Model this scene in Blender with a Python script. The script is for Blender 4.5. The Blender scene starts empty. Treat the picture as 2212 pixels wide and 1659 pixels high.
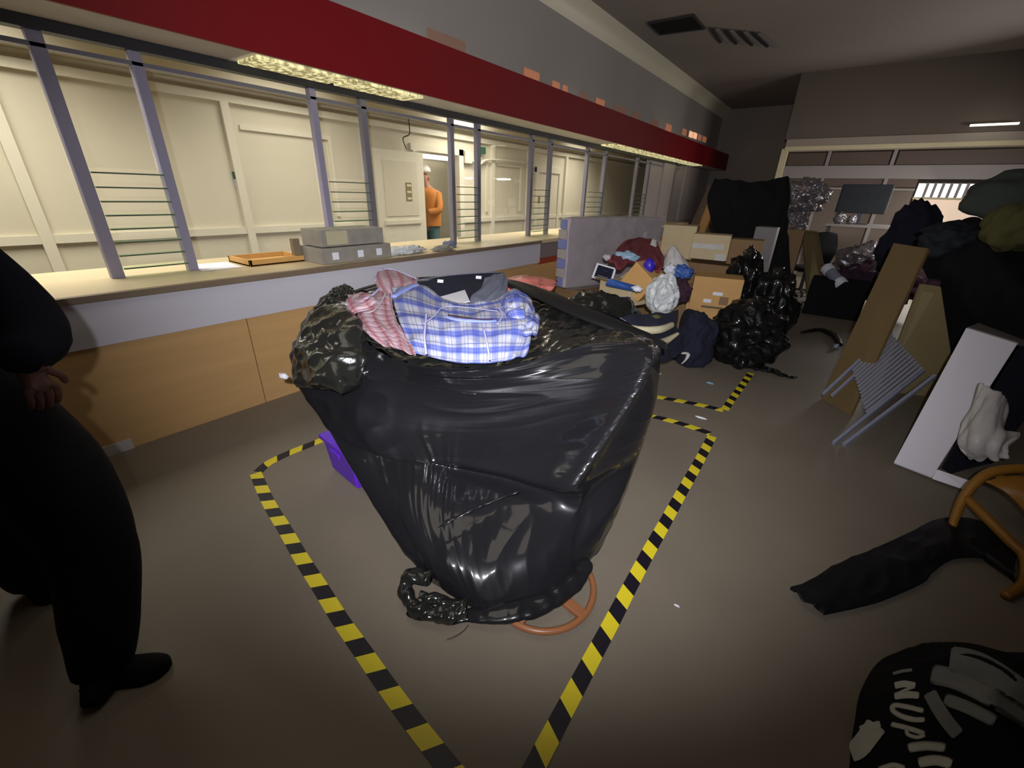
import bpy, bmesh, math, random
from mathutils import Vector, Matrix, noise
from mathutils.bvhtree import BVHTree
random.seed(7)
SC = bpy.context.scene
COL = SC.collection
# ------------------------------------------------------------------ camera
F, CX, CY, H = 915.0, 1106.0, 829.5, 1.6
_n = Vector((-61.0, 2021.0, F)).normalized()          # straight down, seen by the camera
_y = Vector((739.0, -399.5, F)); _y = (_y - _n * _y.dot(_n)).normalized()
_u = -_n
_x = _y.cross(_u)
def c2w(v): return Vector((_x.dot(v), _y.dot(v), _u.dot(v)))
cam_d = bpy.data.cameras.new('camera'); cam = bpy.data.objects.new('camera', cam_d); COL.objects.link(cam)
cx, cy, cz = c2w(Vector((1, 0, 0))), c2w(Vector((0, -1, 0))), c2w(Vector((0, 0, -1)))
cam.matrix_world = Matrix(((cx.x, cy.x, cz.x, 0), (cx.y, cy.y, cz.y, 0), (cx.z, cy.z, cz.z, H), (0, 0, 0, 1)))
cam_d.sensor_fit = 'HORIZONTAL'; cam_d.sensor_width = 36; cam_d.lens = F / 2212 * 36
cam_d.clip_start = 0.02; cam_d.clip_end = 200
SC.camera = cam
O = Vector((0, 0, H))
def P(px, py, z=None, x=None, y=None):
    """survey point: where the sight line of a measured point meets a real plane (floor height, wall, depth)"""
    d = c2w(Vector(((px - CX) / F, (py - CY) / F, 1)))
    if z is not None: return O + d * ((z - H) / d.z)
    if x is not None: return O + d * (x / d.x)
    return O + d * (y / d.y)
# ------------------------------------------------------------------ world, lights, exposure
w = bpy.data.worlds.new('night'); SC.world = w; w.use_nodes = True
w.node_tree.nodes['Background'].inputs[0].default_value = (0.5, 0.55, 0.65, 1)
w.node_tree.nodes['Background'].inputs[1].default_value = 0.02
SC.view_settings.view_transform = 'Standard'; SC.view_settings.look = 'None'
SC.view_settings.exposure = 0.0; SC.view_settings.gamma = 1.0; SC.view_settings.use_curve_mapping = False
def light(name, kind, loc, energy, col=(1, 1, 1), target=None, **k):
    d = bpy.data.lights.new(name, kind); d.energy = energy; d.color = col
    for a, b in k.items(): setattr(d, a, b)
    o = bpy.data.objects.new(name, d); COL.objects.link(o); o.location = loc
    if target is not None:
        o.rotation_euler = (Vector(target) - Vector(loc)).to_track_quat('-Z', 'Y').to_euler()
    return o
light('torch_light', 'SPOT', (0.07, -0.12, 1.76), 530, (0.94, 0.94, 1.0), P(1190, 570, y=4.0),
      spot_size=math.radians(110), spot_blend=1.0, shadow_soft_size=0.02)
for yy, en in ((0.5, 72), (3.3, 46), (6.6, 74), (10.8, 60)):
    light('office_light', 'AREA', (-4.75, yy, 2.93), en, (1.0, 0.95, 0.84), (-4.98, yy, 0), shape='RECTANGLE', size=1.1, size_y=2.0, spread=math.radians(140))
light('office_wash', 'POINT', (-5.6, 6.6, 2.75), 16, (1.0, 0.97, 0.88), shadow_soft_size=0.08)
light('doorway_light', 'POINT', (-7.3, 6.4, 2.1), 40, (1.0, 0.97, 0.9), shadow_soft_size=0.1)
light('hall_fill', 'AREA', (-1.6, 1.2, 3.85), 14, (1.0, 0.9, 0.76), (-1.9, 1.6, 0), shape='RECTANGLE', size=1.2, size_y=2.5)  # soft ambient fill added overhead, without a fitting
light('wall_fill', 'AREA', (-1.4, 5.5, 3.7), 5, (1.0, 0.93, 0.87), (-3.8, 6.5, 3.3), shape='RECTANGLE', size=5, size_y=0.5)  # unseen panel added to brighten the upper wall
light('back_fill', 'AREA', (2.6, 8.3, 2.0), 34, (1.0, 0.93, 0.87), (-0.2, 12.0, 0.9), shape='RECTANGLE', size=1.6, size_y=0.6, spread=math.radians(95))  # fill lamp added to brighten the back partition, no window at this spot
light('window_daylight', 'AREA', (1.9, 11.7, 1.75), 70, (1.0, 0.95, 0.9), (-0.6, 6.5, 0.2), shape='RECTANGLE', size=1.5, size_y=0.5)

# ------------------------------------------------------------------ materials
def srgb(h):
    h = h.lstrip('#'); v = [int(h[i:i + 2], 16) / 255 for i in (0, 2, 4)]
    return tuple((c / 12.92 if c <= 0.04045 else ((c + 0.055) / 1.055) ** 2.4) for c in v) + (1,)
def mat(name, col, rough=0.6, noise_s=0, noise_a=0.15, bump=0, bump_s=30, metal=0, spec=0.5, coat=0, stretch=(1, 1, 1), emit=None, es=1):
    m = bpy.data.materials.new(name); m.use_nodes = True; nt = m.node_tree; b = nt.nodes['Principled BSDF']
    c = srgb(col) if isinstance(col, str) else col
    b.inputs['Base Color'].default_value = c; b.inputs['Roughness'].default_value = rough
    b.inputs['Metallic'].default_value = metal; b.inputs['Specular IOR Level'].default_value = spec
    b.inputs['Coat Weight'].default_value = coat; b.inputs['Coat Roughness'].default_value = 0.09
    tc = nt.nodes.new('ShaderNodeTexCoord'); mp = nt.nodes.new('ShaderNodeMapping'); mp.inputs['Scale'].default_value = stretch
    nt.links.new(tc.outputs['Object'], mp.inputs['Vector'])
    if noise_s:
        n = nt.nodes.new('ShaderNodeTexNoise'); n.inputs['Scale'].default_value = noise_s; n.inputs['Detail'].default_value = 5
        nt.links.new(mp.outputs[0], n.inputs['Vector'])
        r = nt.nodes.new('ShaderNodeMix'); r.data_type = 'RGBA'
        r.inputs[6].default_value = tuple(x * (1 - noise_a) for x in c[:3]) + (1,)
        r.inputs[7].default_value = tuple(min(1, x * (1 + noise_a)) for x in c[:3]) + (1,)
        nt.links.new(n.outputs['Fac'], r.inputs[0]); nt.links.new(r.outputs[2], b.inputs['Base Color'])
    if bump:
        n2 = nt.nodes.new('ShaderNodeTexNoise'); n2.inputs['Scale'].default_value = bump_s; n2.inputs['Detail'].default_value = 4
        nt.links.new(mp.outputs[0], n2.inputs['Vector'])
        bp = nt.nodes.new('ShaderNodeBump'); bp.inputs['Strength'].default_value = bump; bp.inputs['Distance'].default_value = 0.02
        nt.links.new(n2.outputs['Fac'], bp.inputs['Height']); nt.links.new(bp.outputs[0], b.inputs['Normal'])
    if emit:
        b.inputs['Emission Color'].default_value = srgb(emit); b.inputs['Emission Strength'].default_value = es
    return m
def clear(name, tint=(1, 1, 1), gloss=0.08, haze=0.0, rough=0.05, hazecol=(0.6, 0.6, 0.62), bump=0, bump_s=20):
    m = bpy.data.materials.new(name); m.use_nodes = True; nt = m.node_tree; nt.nodes.clear()
    out = nt.nodes.new('ShaderNodeOutputMaterial'); tr = nt.nodes.new('ShaderNodeBsdfTransparent'); tr.inputs[0].default_value = tint + (1,)
    gl = nt.nodes.new('ShaderNodeBsdfGlossy'); gl.inputs['Roughness'].default_value = rough
    mx = nt.nodes.new('ShaderNodeMixShader'); mx.inputs[0].default_value = gloss
    nt.links.new(tr.outputs[0], mx.inputs[1]); nt.links.new(gl.outputs[0], mx.inputs[2]); last = mx
    if haze:
        df = nt.nodes.new('ShaderNodeBsdfDiffuse'); df.inputs[0].default_value = hazecol + (1,)
        m2 = nt.nodes.new('ShaderNodeMixShader'); m2.inputs[0].default_value = haze
        nt.links.new(mx.outputs[0], m2.inputs[1]); nt.links.new(df.outputs[0], m2.inputs[2]); last = m2
    if bump:
        tc = nt.nodes.new('ShaderNodeTexCoord'); n2 = nt.nodes.new('ShaderNodeTexNoise'); n2.inputs['Scale'].default_value = bump_s
        n2.inputs['Detail'].default_value = 3
        nt.links.new(tc.outputs['Object'], n2.inputs['Vector']); bp = nt.nodes.new('ShaderNodeBump'); bp.inputs['Strength'].default_value = bump
        bp.inputs['Distance'].default_value = 0.03
        nt.links.new(n2.outputs['Fac'], bp.inputs['Height']); nt.links.new(bp.outputs[0], gl.inputs['Normal'])
    nt.links.new(last.outputs[0], out.inputs[0])
    return m
def stripes(name, cols, axis, freq, tilt=0.0, rough=0.7):
    """hard printed stripes along UV"""
    m = bpy.data.materials.new(name); m.use_nodes = True; nt = m.node_tree; b = nt.nodes['Principled BSDF']; b.inputs['Roughness'].default_value = rough
    uv = nt.nodes.new('ShaderNodeUVMap'); sp = nt.nodes.new('ShaderNodeSeparateXYZ'); nt.links.new(uv.outputs[0], sp.inputs[0])
    a = nt.nodes.new('ShaderNodeMath'); a.operation = 'MULTIPLY_ADD'; a.inputs[1].default_value = tilt
    nt.links.new(sp.outputs[1 - axis], a.inputs[0]); nt.links.new(sp.outputs[axis], a.inputs[2])
    f = nt.nodes.new('ShaderNodeMath'); f.operation = 'MULTIPLY'; f.inputs[1].default_value = freq; nt.links.new(a.outputs[0], f.inputs[0])
    fr = nt.nodes.new('ShaderNodeMath'); fr.operation = 'FRACT'; nt.links.new(f.outputs[0], fr.inputs[0])
    cr = nt.nodes.new('ShaderNodeValToRGB'); cr.color_ramp.interpolation = 'CONSTANT'
    el = cr.color_ramp.elements
    while len(el) < len(cols): el.new(0.5)
    for i, (pos, c) in enumerate(cols): el[i].position = pos
    for i, (pos, c) in enumerate(cols): el[i].color = srgb(c)
    nt.links.new(fr.outputs[0], cr.inputs[0]); nt.links.new(cr.outputs[0], b.inputs['Base Color'])
    return m
def plaid(name, base, warp, weft, fu=6, fv=5, rough=0.85):
    """woven check: two striped ramps multiplied over a pale ground, along UV"""
    m = bpy.data.materials.new(name); m.use_nodes = True; nt = m.node_tree; b = nt.nodes['Principled BSDF']; b.inputs['Roughness'].default_value = rough
    uv = nt.nodes.new('ShaderNodeUVMap'); sp = nt.nodes.new('ShaderNodeSeparateXYZ'); nt.links.new(uv.outputs[0], sp.inputs[0])
    outs = []
    for ax, fq, ramp in ((0, fu, warp), (1, fv, weft)):
        f = nt.nodes.new('ShaderNodeMath'); f.operation = 'MULTIPLY'; f.inputs[1].default_value = fq; nt.links.new(sp.outputs[ax], f.inputs[0])
        fr = nt.nodes.new('ShaderNodeMath'); fr.operation = 'FRACT'; nt.links.new(f.outputs[0], fr.inputs[0])
        cr = nt.nodes.new('ShaderNodeValToRGB'); cr.color_ramp.interpolation = 'LINEAR'; el = cr.color_ramp.elements
        while len(el) < len(ramp): el.new(0.5)
        for i, (pos, c) in enumerate(ramp): el[i].position = pos
        for i, (pos, c) in enumerate(ramp): el[i].color = srgb(c)
        nt.links.new(fr.outputs[0], cr.inputs[0]); outs.append(cr.outputs[0])
    mx = nt.nodes.new('ShaderNodeMix'); mx.data_type = 'RGBA'; mx.blend_type = 'MULTIPLY'; mx.inputs[0].default_value = 1
    nt.links.new(outs[0], mx.inputs[6]); nt.links.new(outs[1], mx.inputs[7])
    m3 = nt.nodes.new('ShaderNodeMix'); m3.data_type = 'RGBA'; m3.blend_type = 'MULTIPLY'; m3.inputs[0].default_value = 1
    m3.inputs[7].default_value = srgb(base); nt.links.new(mx.outputs[2], m3.inputs[6]); nt.links.new(m3.outputs[2], b.inputs['Base Color'])
    return m
M = {}
M['floor'] = mat('worn_lino', '#7c7263', 0.62, 1.3, 0.22, 0.05, 40)
M['cream'] = mat('cream_paint', '#d0c9b2', 0.6, 2.5, 0.05)
M['cream2'] = mat('cream_gloss', '#d8d2bd', 0.45)
M['white'] = mat('white_laminate', '#c8c4cc', 0.5, 3, 0.04)
M['oak'] = mat('brown_veneer', '#c49c66', 0.5, 4, 0.12, stretch=(1, 0.3, 5))
M['oakdark'] = mat('counter_edge', '#7b6a55', 0.5, 4, 0.2)
M['countertop'] = mat('countertop', '#c9b894', 0.4, 4, 0.1)
M['red'] = mat('red_fascia', '#74040f', 0.6, spec=0.3)
M['soffit2'] = mat('pale_lit_soffit', '#dcd8ce', 0.5, 6, 0.1)
M['soffit'] = mat('grey_shaded_soffit', '#a8a29e', 0.6, 6, 0.15)
M['dark'] = mat('dark_metal', '#26262a', 0.5)
M['alu'] = mat('grey_aluminium', '#84828e', 0.4, metal=0.4)
M['alug'] = mat('lavender_aluminium', '#9a96ac', 0.4, metal=0.2)
M['glass'] = clear('pane_glass', gloss=0.045, rough=0.02)
M['slatglass'] = clear('green_slat_glass', tint=(0.86, 0.93, 0.86), gloss=0.06, haze=0.14, hazecol=(0.45, 0.55, 0.42))
M['slatedge'] = mat('green_glass_edge', '#5d6b58', 0.3)
M['upper'] = mat('grey_plaster', '#9a948f', 0.8, 0.6, 0.1)
M['ceil'] = mat('grey_ceiling', '#8a827c', 0.8, 0.5, 0.12)
M['back'] = mat('back_wall', '#8c8278', 0.8, 1, 0.15)
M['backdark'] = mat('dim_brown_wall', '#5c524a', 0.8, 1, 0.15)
M['brown'] = mat('dark_brown_panel', '#4a3a30', 0.6)
M['greyband'] = mat('grey_band', '#7c7674', 0.6)
M['film'] = mat('black_stretch_film', (0.011, 0.011, 0.013, 1), 0.34, bump=0.04, bump_s=10, spec=0.12, coat=0.75)
M['filmmatt'] = mat('matt_black_film', (0.012, 0.012, 0.013, 1), 0.5, bump=0.15, bump_s=9, spec=0.15, coat=0.12)
M['filmc'] = mat('crinkled_black_film', (0.016, 0.017, 0.015, 1), 0.17, bump=0.3, bump_s=11, spec=0.5, coat=0.3)
M['bag'] = mat('black_bin_bag', (0.006, 0.006, 0.006, 1), 0.4, bump=0.35, bump_s=9, spec=0.12, coat=0.5)
M['bagmatt'] = mat('matt_black_bag', (0.006, 0.006, 0.007, 1), 0.55, bump=0.4, bump_s=8, spec=0.3)
M['tapeYB'] = stripes('hazard_stripes', [(0.0, '#e8d42a'), (0.5, '#17131f')], 0, 1 / 0.167, 0.55, 0.5)
M['blue'] = plaid('blue_check_cotton', '#b4b6cc', [(0, '#ffffff'), (0.05, '#b4bdea'), (0.09, '#ffffff'), (0.3, '#f6f6fa'), (0.34, '#b9c3f0'), (0.44, '#ccd4f6'), (0.5, '#aab6ea'), (0.56, '#d0d8f8'), (0.62, '#b0bbee'), (0.7, '#f6f5ee'), (0.82, '#ffffff'), (0.86, '#c0c8ee'), (0.9, '#ffffff'), (1, '#ffffff')],
                  [(0, '#fffdf0'), (0.2, '#f7f4e2'), (0.24, '#7f88b4'), (0.28, '#f7f4e2'), (0.4, '#f0f0f0'), (0.46, '#93a0dc'), (0.6, '#a4b0e4'), (0.66, '#8995d6'), (0.74, '#9ca8e2'), (0.8, '#e8ebf8'), (0.9, '#fffdf0'), (1, '#fffdf0')], 8.5, 5.6)
M['redp'] = plaid('red_check_cotton', '#c2b6c0', [(0, '#ffffff'), (0.45, '#f8e0de'), (0.6, '#dc9a9c'), (0.75, '#f0cccc'), (1, '#ffffff')],
                  [(0, '#ffffff'), (0.3, '#f8e8e8'), (0.46, '#8d7a90'), (0.54, '#fbf4f4'), (0.8, '#eccaca'), (1, '#ffffff')], 4, 15)
M['bluefold'] = mat('blue_fold', '#8c99dc', 0.85, 30, 0.25)
M['pipe'] = mat('pale_seam', '#b9b8dc', 0.8)
M['navy'] = mat('navy_cloth', '#14162a', 0.9, 30, 0.3)
M['greymesh'] = mat('grey_marl', '#6d7285', 0.9, 60, 0.35)
M['paper'] = mat('white_card', '#e6e6ee', 0.6)
M['coral'] = mat('coral_plastic', '#e8877c', 0.35, 20, 0.15, 0.3, 20)
M['purple'] = mat('purple_plastic', '#6a2fd0', 0.4)
M['copper'] = mat('tan_bentwood', '#94603e', 0.35, 8, 0.1)
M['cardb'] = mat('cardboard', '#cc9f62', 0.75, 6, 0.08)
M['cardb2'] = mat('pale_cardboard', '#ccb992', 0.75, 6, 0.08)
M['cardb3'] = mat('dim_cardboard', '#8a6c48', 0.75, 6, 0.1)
M['tick'] = stripes('ticking', [(0.0, '#8f97cf'), (0.42, '#c9bfb4')], 1, 4.0, 0, 0.8)
M['mauve'] = mat('mauve_quilt', '#c6bac0', 0.7, 7, 0.2, 0.3, 10)
M['wrap'] = clear('clear_polythene', gloss=0.14, haze=0.22, rough=0.18, hazecol=(0.62, 0.58, 0.6), bump=1.0, bump_s=9)
M['clearbag'] = mat('clear_carrier', '#cccfcf', 0.22, 30, 0.25, 0.8, 25)
M['whitebag'] = mat('white_carrier', '#c4c0bc', 0.5, 10, 0.1, 0.4, 12)
M['ltblue'] = mat('light_blue_pack', '#8fb0c4', 0.5, 14, 0.3)
M['maroon'] = mat('maroon_cloth', '#80303a', 0.9, 12, 0.3)
M['wine'] = mat('wine_cloth', '#3a2030', 0.9, 12, 0.3)
M['cobalt'] = mat('blue_plastic', '#3a26b4', 0.4)
M['midblue'] = mat('mid_blue_print', '#3d62a8', 0.5, 20, 0.3)
M['creamcloth'] = mat('cream_cloth', '#b9b090', 0.8, 10, 0.1)
M['wood'] = mat('brown_board', '#6a5634', 0.6, 5, 0.15, stretch=(1, 1, 0.3))
M['wood2'] = mat('pale_board', '#857550', 0.6, 5, 0.12)
M['orangewood'] = mat('orange_wood', '#93641f', 0.45, 6, 0.15)
M['greymetal'] = mat('grey_metal', '#8f93a6', 0.4, metal=0.2)
M['greyslat'] = mat('grey_plastic_slats', '#85858f', 0.5)
M['whitepanel'] = mat('white_board', '#e6e2ea', 0.5)
M['olive'] = mat('olive_cloth', '#4c4a22', 0.85, 5, 0.2)
M['olivegrey'] = mat('grey_green_cloth', '#3a413a', 0.85, 5, 0.2)
M['teal'] = mat('dark_teal_cloth', '#0a121a', 0.8, 5, 0.2, 0.3, 10)
M['blackcloth'] = mat('black_cloth', (0.006, 0.006, 0.007, 1), 0.85, 20, 0.3, 0.3, 15, spec=0.2)
M['jacket'] = mat('navy_jacket', '#101018', 0.9, 20, 0.2, spec=0.1)
M['skin'] = mat('skin', '#4a2a20', 0.6)
M['skin2'] = mat('pale_skin', '#b58870', 0.6)
M['letter'] = mat('white_print', '#f0f0e4', 0.7)
M['greyprint'] = mat('grey_print', '#aeb1b0', 0.8, 9, 0.25, stretch=(1, 3, 1))
M['diffuser'] = mat('lit_diffuser', '#d8cf96', 0.3, bump=1.0, bump_s=60, emit='#c9c08c', es=0.3)
_d = M['diffuser'].node_tree; _b = _d.nodes['Principled BSDF']
_v = _d.nodes.new('ShaderNodeTexNoise'); _v.inputs['Scale'].default_value = 28; _v.inputs['Detail'].default_value = 6
_t = _d.nodes.new('ShaderNodeTexCoord'); _d.links.new(_t.outputs['Object'], _v.inputs['Vector'])
_r = _d.nodes.new('ShaderNodeValToRGB'); _r.color_ramp.elements[0].position = .42; _r.color_ramp.elements[0].color = srgb('#5d5430'); _r.color_ramp.elements[1].position = .62; _r.color_ramp.elements[1].color = srgb('#fbf2b8')
_d.links.new(_v.outputs['Fac'], _r.inputs[0]); _d.links.new(_r.outputs[0], _b.inputs['Emission Color']); _b.inputs['Emission Strength'].default_value = 0.85
M['orangedim'] = mat('faint_orange_lit_pane', '#8a6a5a', 0.5, emit='#806050', es=0.18)
M['orangelit'] = mat('orange_lit_pane', '#b0765a', 0.5, emit='#c07a58', es=0.35)
M['orangehot'] = mat('bright_orange_lit_pane', '#e0b090', 0.5, emit='#f0b48c', es=0.9)
M['tube'] = mat('fluorescent_tube', '#ffffff', 0.4, emit='#fffbe8', es=2.2)
M['daylit'] = mat('daylit_pane', '#ffffff', 0.5, emit='#f4f2fa', es=1.1)
M['blind'] = mat('warm_roller_blind', '#d8c4b0', 0.8, emit='#d8c0ac', es=0.55)
M['green'] = mat('green_sign', '#2f5d46', 0.5)
M['orangecloth'] = mat('orange_jacket', '#c07a35', 0.8)
M['tealcloth'] = mat('teal_cloth', '#4c6a6c', 0.8)
M['hat'] = mat('white_cap', '#e6e4dc', 0.5)
M['conc'] = mat('grey_carton', '#8f8a80', 0.8, 14, 0.25)
M['pine'] = mat('pine', '#c79a58', 0.6, 5, 0.1)
M['brass'] = mat('brass_plate', '#8c7d50', 0.4)
M['redtrim'] = mat('red_trim', '#9a3a22', 0.5)
M['curtaingrey'] = mat('grey_wall_panel', '#a09694', 0.8, 1, 0.15)
M['foil'] = mat('crumpled_foil_wrap', '#8a8488', 0.16, bump=1.0, bump_s=14, metal=0.6)

# ------------------------------------------------------------------ mesh helpers
def link(name, me, m=None, parent=None, loc=None, smooth=False):
    o = bpy.data.objects.new(name, me); COL.objects.link(o)
    if m is not None: me.materials.append(M[m] if isinstance(m, str) else m)
    if parent is not None: o.parent = parent
    if loc is not None: o.location = loc
    if smooth:
        for p in me.polygons: p.use_smooth = True
    return o
def bm_obj(name, bm, m=None, parent=None, smooth=False):
    me = bpy.data.meshes.new(name); bmesh.ops.recalc_face_normals(bm, faces=bm.faces); bm.to_mesh(me); bm.free()
    return link(name, me, m, parent, None, smooth)
def tag(o, label, cat, group=None, kind=None):
    if label: o['label'] = label
    if cat: o['category'] = cat
    if group: o['group'] = group
    if kind: o['kind'] = kind
    return o
def struct(o): o['kind'] = 'structure'; return o
def thing(name, label, cat, loc=(0, 0, 0), group=None):
    o = bpy.data.objects.new(name, None); COL.objects.link(o); o.location = loc; o.empty_display_size = 0.1
    bpy.context.view_layer.update()
    return tag(o, label, cat, group)
def fix(root):
    """children were built in world coordinates: keep them there"""
    inv = Matrix.Translation(-root.location)
    for c in root.children: c.matrix_parent_inverse = inv
def bm_box(bm, lo, hi, M4=None):
    vs = [bm.verts.new(Vector((x, y, z))) for x in (lo[0], hi[0]) for y in (lo[1], hi[1]) for z in (lo[2], hi[2])]
    if M4 is not None:
        for v in vs: v.co = M4 @ v.co
    for f in ((0, 1, 3, 2), (4, 6, 7, 5), (0, 4, 5, 1), (2, 3, 7, 6), (0, 2, 6, 4), (1, 5, 7, 3)): bm.faces.new([vs[i] for i in f])
def box(name, lo, hi, m, parent=None, bev=0.0, M4=None):
    lo2 = [min(a, b) for a, b in zip(lo, hi)]; hi2 = [max(a, b) for a, b in zip(lo, hi)]
    bm = bmesh.new(); bm_box(bm, lo2, hi2, M4)
    if bev: bmesh.ops.bevel(bm, geom=list(bm.edges), offset=bev, segments=2, affect='EDGES', profile=0.7)
    return bm_obj(name, bm, m, parent)
def slab(name, quad, t, m, parent=None, bev=0.0, n=None):
    """four corner points, given thickness along the face normal"""
    q = [Vector(p) for p in quad]
    nn = n if n is not None else (q[1] - q[0]).cross(q[3] - q[0]).normalized()
    bm = bmesh.new(); a = [bm.verts.new(p) for p in q]; b = [bm.verts.new(p + nn * t) for p in q]
    bm.faces.new(a); bm.faces.new(b[::-1])
    for i in range(len(q)): bm.faces.new((a[i], b[i], b[(i + 1) % len(q)], a[(i + 1) % len(q)]))
    if bev: bmesh.ops.bevel(bm, geom=list(bm.edges), offset=bev, segments=2, affect='EDGES')
    return bm_obj(name, bm, m, parent)
def bar(name, p, q, w_, t_, m, parent=None, bev=0.003, up=(0, 0, 1)):
    p, q = Vector(p), Vector(q); d = (q - p); L = d.length; d.normalize(); u = Vector(up)
    s = d.cross(u)
    if s.length < 1e-3: s = d.cross(Vector((1, 0, 0)))
    s.normalize(); u = s.cross(d)
    Mx = Matrix((( s.x, d.x, u.x, p.x), (s.y, d.y, u.y, p.y), (s.z, d.z, u.z, p.z), (0, 0, 0, 1)))
    return box(name, (-w_ / 2, 0, -t_ / 2), (w_ / 2, L, t_ / 2), m, parent, bev, Mx)
def crom(pts, t, closed=False):
    n = len(pts)
    if closed: i = int(math.floor(t)) % n; f = t - math.floor(t); g = lambda k: pts[k % n]
    else:
        t = min(max(t, 0), n - 1 - 1e-6); i = int(t); f = t - i; g = lambda k: pts[min(max(k, 0), n - 1)]
    a, b, c, d = g(i - 1), g(i), g(i + 1), g(i + 2)
    return 0.5 * ((2 * b) + (c - a) * f + (2 * a - 5 * b + 4 * c - d) * f * f + (3 * b - a - 3 * c + d) * f ** 3)
def tube_mesh(bm, pts, rad, seg=10, closed=False, sub=8, flat=1.0):
    pts = [Vector(p) for p in pts]; n = len(pts); N = (n if closed else n - 1) * sub
    cen = [crom(pts, i / sub, closed) for i in range(N if closed else N + 1)]
    rr = rad if isinstance(rad, (list, tuple)) else [rad] * n
    rings = []; up = Vector((0, 0, 1))
    for i, c in enumerate(cen):
        nx = cen[(i + 1) % len(cen)] if (closed or i < len(cen) - 1) else c + (c - cen[i - 1])
        d = (nx - c).normalized(); s = d.cross(up)
        if s.length < 0.05: s = d.cross(Vector((1, 0, 0)))
        s.normalize(); v = s.cross(d); t = i / sub; k = int(t) % n; r = rr[k] * (1 - (t - int(t))) + rr[(k + 1) % n if closed else min(k + 1, n - 1)] * (t - int(t))
        rings.append([bm.verts.new(c + s * math.cos(a) * r + v * math.sin(a) * r * flat) for a in [j * 2 * math.pi / seg for j in range(seg)]])
    for i in range(len(rings) if closed else len(rings) - 1):
        A, B = rings[i], rings[(i + 1) % len(rings)]
        for j in range(seg): bm.faces.new((A[j], A[(j + 1) % seg], B[(j + 1) % seg], B[j]))
    if not closed: bm.faces.new(rings[0][::-1]); bm.faces.new(rings[-1])
def tube(name, pts, rad, m, parent=None, **k):
    bm = bmesh.new(); tube_mesh(bm, pts, rad, **k); return bm_obj(name, bm, m, parent, True)
def sheet(name, ctrl, m, parent=None, nu=80, nv=80, disp=None, thick=0.0, closed_u=False, uvs=(1, 1), cap=False):
    """smooth cloth through a grid of control points (rows x columns); disp(u, v, p) -> metres along the normal"""
    rows = [[Vector(p) for p in r] for r in ctrl]; R = len(rows); C = len(rows[0])
    cols = nu if closed_u else nu + 1
    mid = [[crom(r, (i / nu) * (C if closed_u else C - 1), closed_u) for i in range(cols)] for r in rows]
    grid = [[crom([mid[r][i] for r in range(R)], (j / nv) * (R - 1)) for i in range(cols)] for j in range(nv + 1)]
    if disp:
        out = [[None] * cols for _ in range(nv + 1)]
        for j in range(nv + 1):
            for i in range(cols):
                p = grid[j][i]
                if closed_u: a = grid[j][(i + 1) % cols] - grid[j][i - 1]
                else: a = grid[j][min(i + 1, nu)] - grid[j][max(i - 1, 0)]
                b = grid[min(j + 1, nv)][i] - grid[max(j - 1, 0)][i]
                n_ = a.cross(b)
                if n_.length > 1e-9: n_.normalize()
                out[j][i] = p - n_ * disp(i / nu, j / nv, p)
        grid = out
    bm = bmesh.new(); uvl = bm.loops.layers.uv.new('UVMap')
    V = [[bm.verts.new(p) for p in r] for r in grid]
    for j in range(nv):
        for i in range(nu):
            i2 = (i + 1) % cols
            f = bm.faces.new((V[j][i], V[j][i2], V[j + 1][i2], V[j + 1][i]))
            for lp, (a, b) in zip(f.loops, ((i, j), (i + 1, j), (i + 1, j + 1), (i, j + 1))): lp[uvl].uv = (a / nu * uvs[0], b / nv * uvs[1])
    if cap and closed_u:
        bm.faces.new(V[0][::-1]); bm.faces.new(V[-1])
    me = bpy.data.meshes.new(name); bm.to_mesh(me); bm.free()
    o = link(name, me, m, parent, None, True)
    if thick:
        md = o.modifiers.new('thickness', 'SOLIDIFY'); md.thickness = thick; md.offset = 0
    return o
def N3(x, y, z=0.0): return noise.noise(Vector((x, y, z)))
def ridge(x, y, z=0.0): return 1 - abs(noise.noise(Vector((x, y, z)))) * 2
def blob(name, c, r, m, parent=None, amp=0.15, fr=2.5, seed=0, sub=4, rid=0.5, zmin=None, rot=0.0, power=1.0):
    """crumpled sack or soft heap"""
    if amp > 0.3: amp = 0.3 + (amp - 0.3) * 0.2
    bm = bmesh.new(); bmesh.ops.create_icosphere(bm, subdivisions=sub, radius=1); c = Vector(c); cr, sr = math.cos(rot), math.sin(rot)
    for v in bm.verts:
        d = v.co.normalized(); s = Vector((seed * 3.1, seed * 1.7, seed))
        k = 1 + amp * (noise.noise(d * fr + s) * 1.2 + rid * (0.4 - abs(noise.noise(d * fr * 1.6 + s)) * 1.6) + 0.12 * rid * noise.noise(d * fr * 4 + s))
        if power != 1.0:
            q = max(abs(d.x), abs(d.y), abs(d.z)); k *= (1 / q) ** power
        x, y, z = d.x * r[0] * k, d.y * r[1] * k, d.z * r[2] * k
        p = c + Vector((x * cr - y * sr, x * sr + y * cr, z))
        if zmin is not None and p.z < zmin: p.z = zmin + (zmin - p.z) * 0.01
        v.co = p
    return bm_obj(name, bm, m, parent, True)
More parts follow.
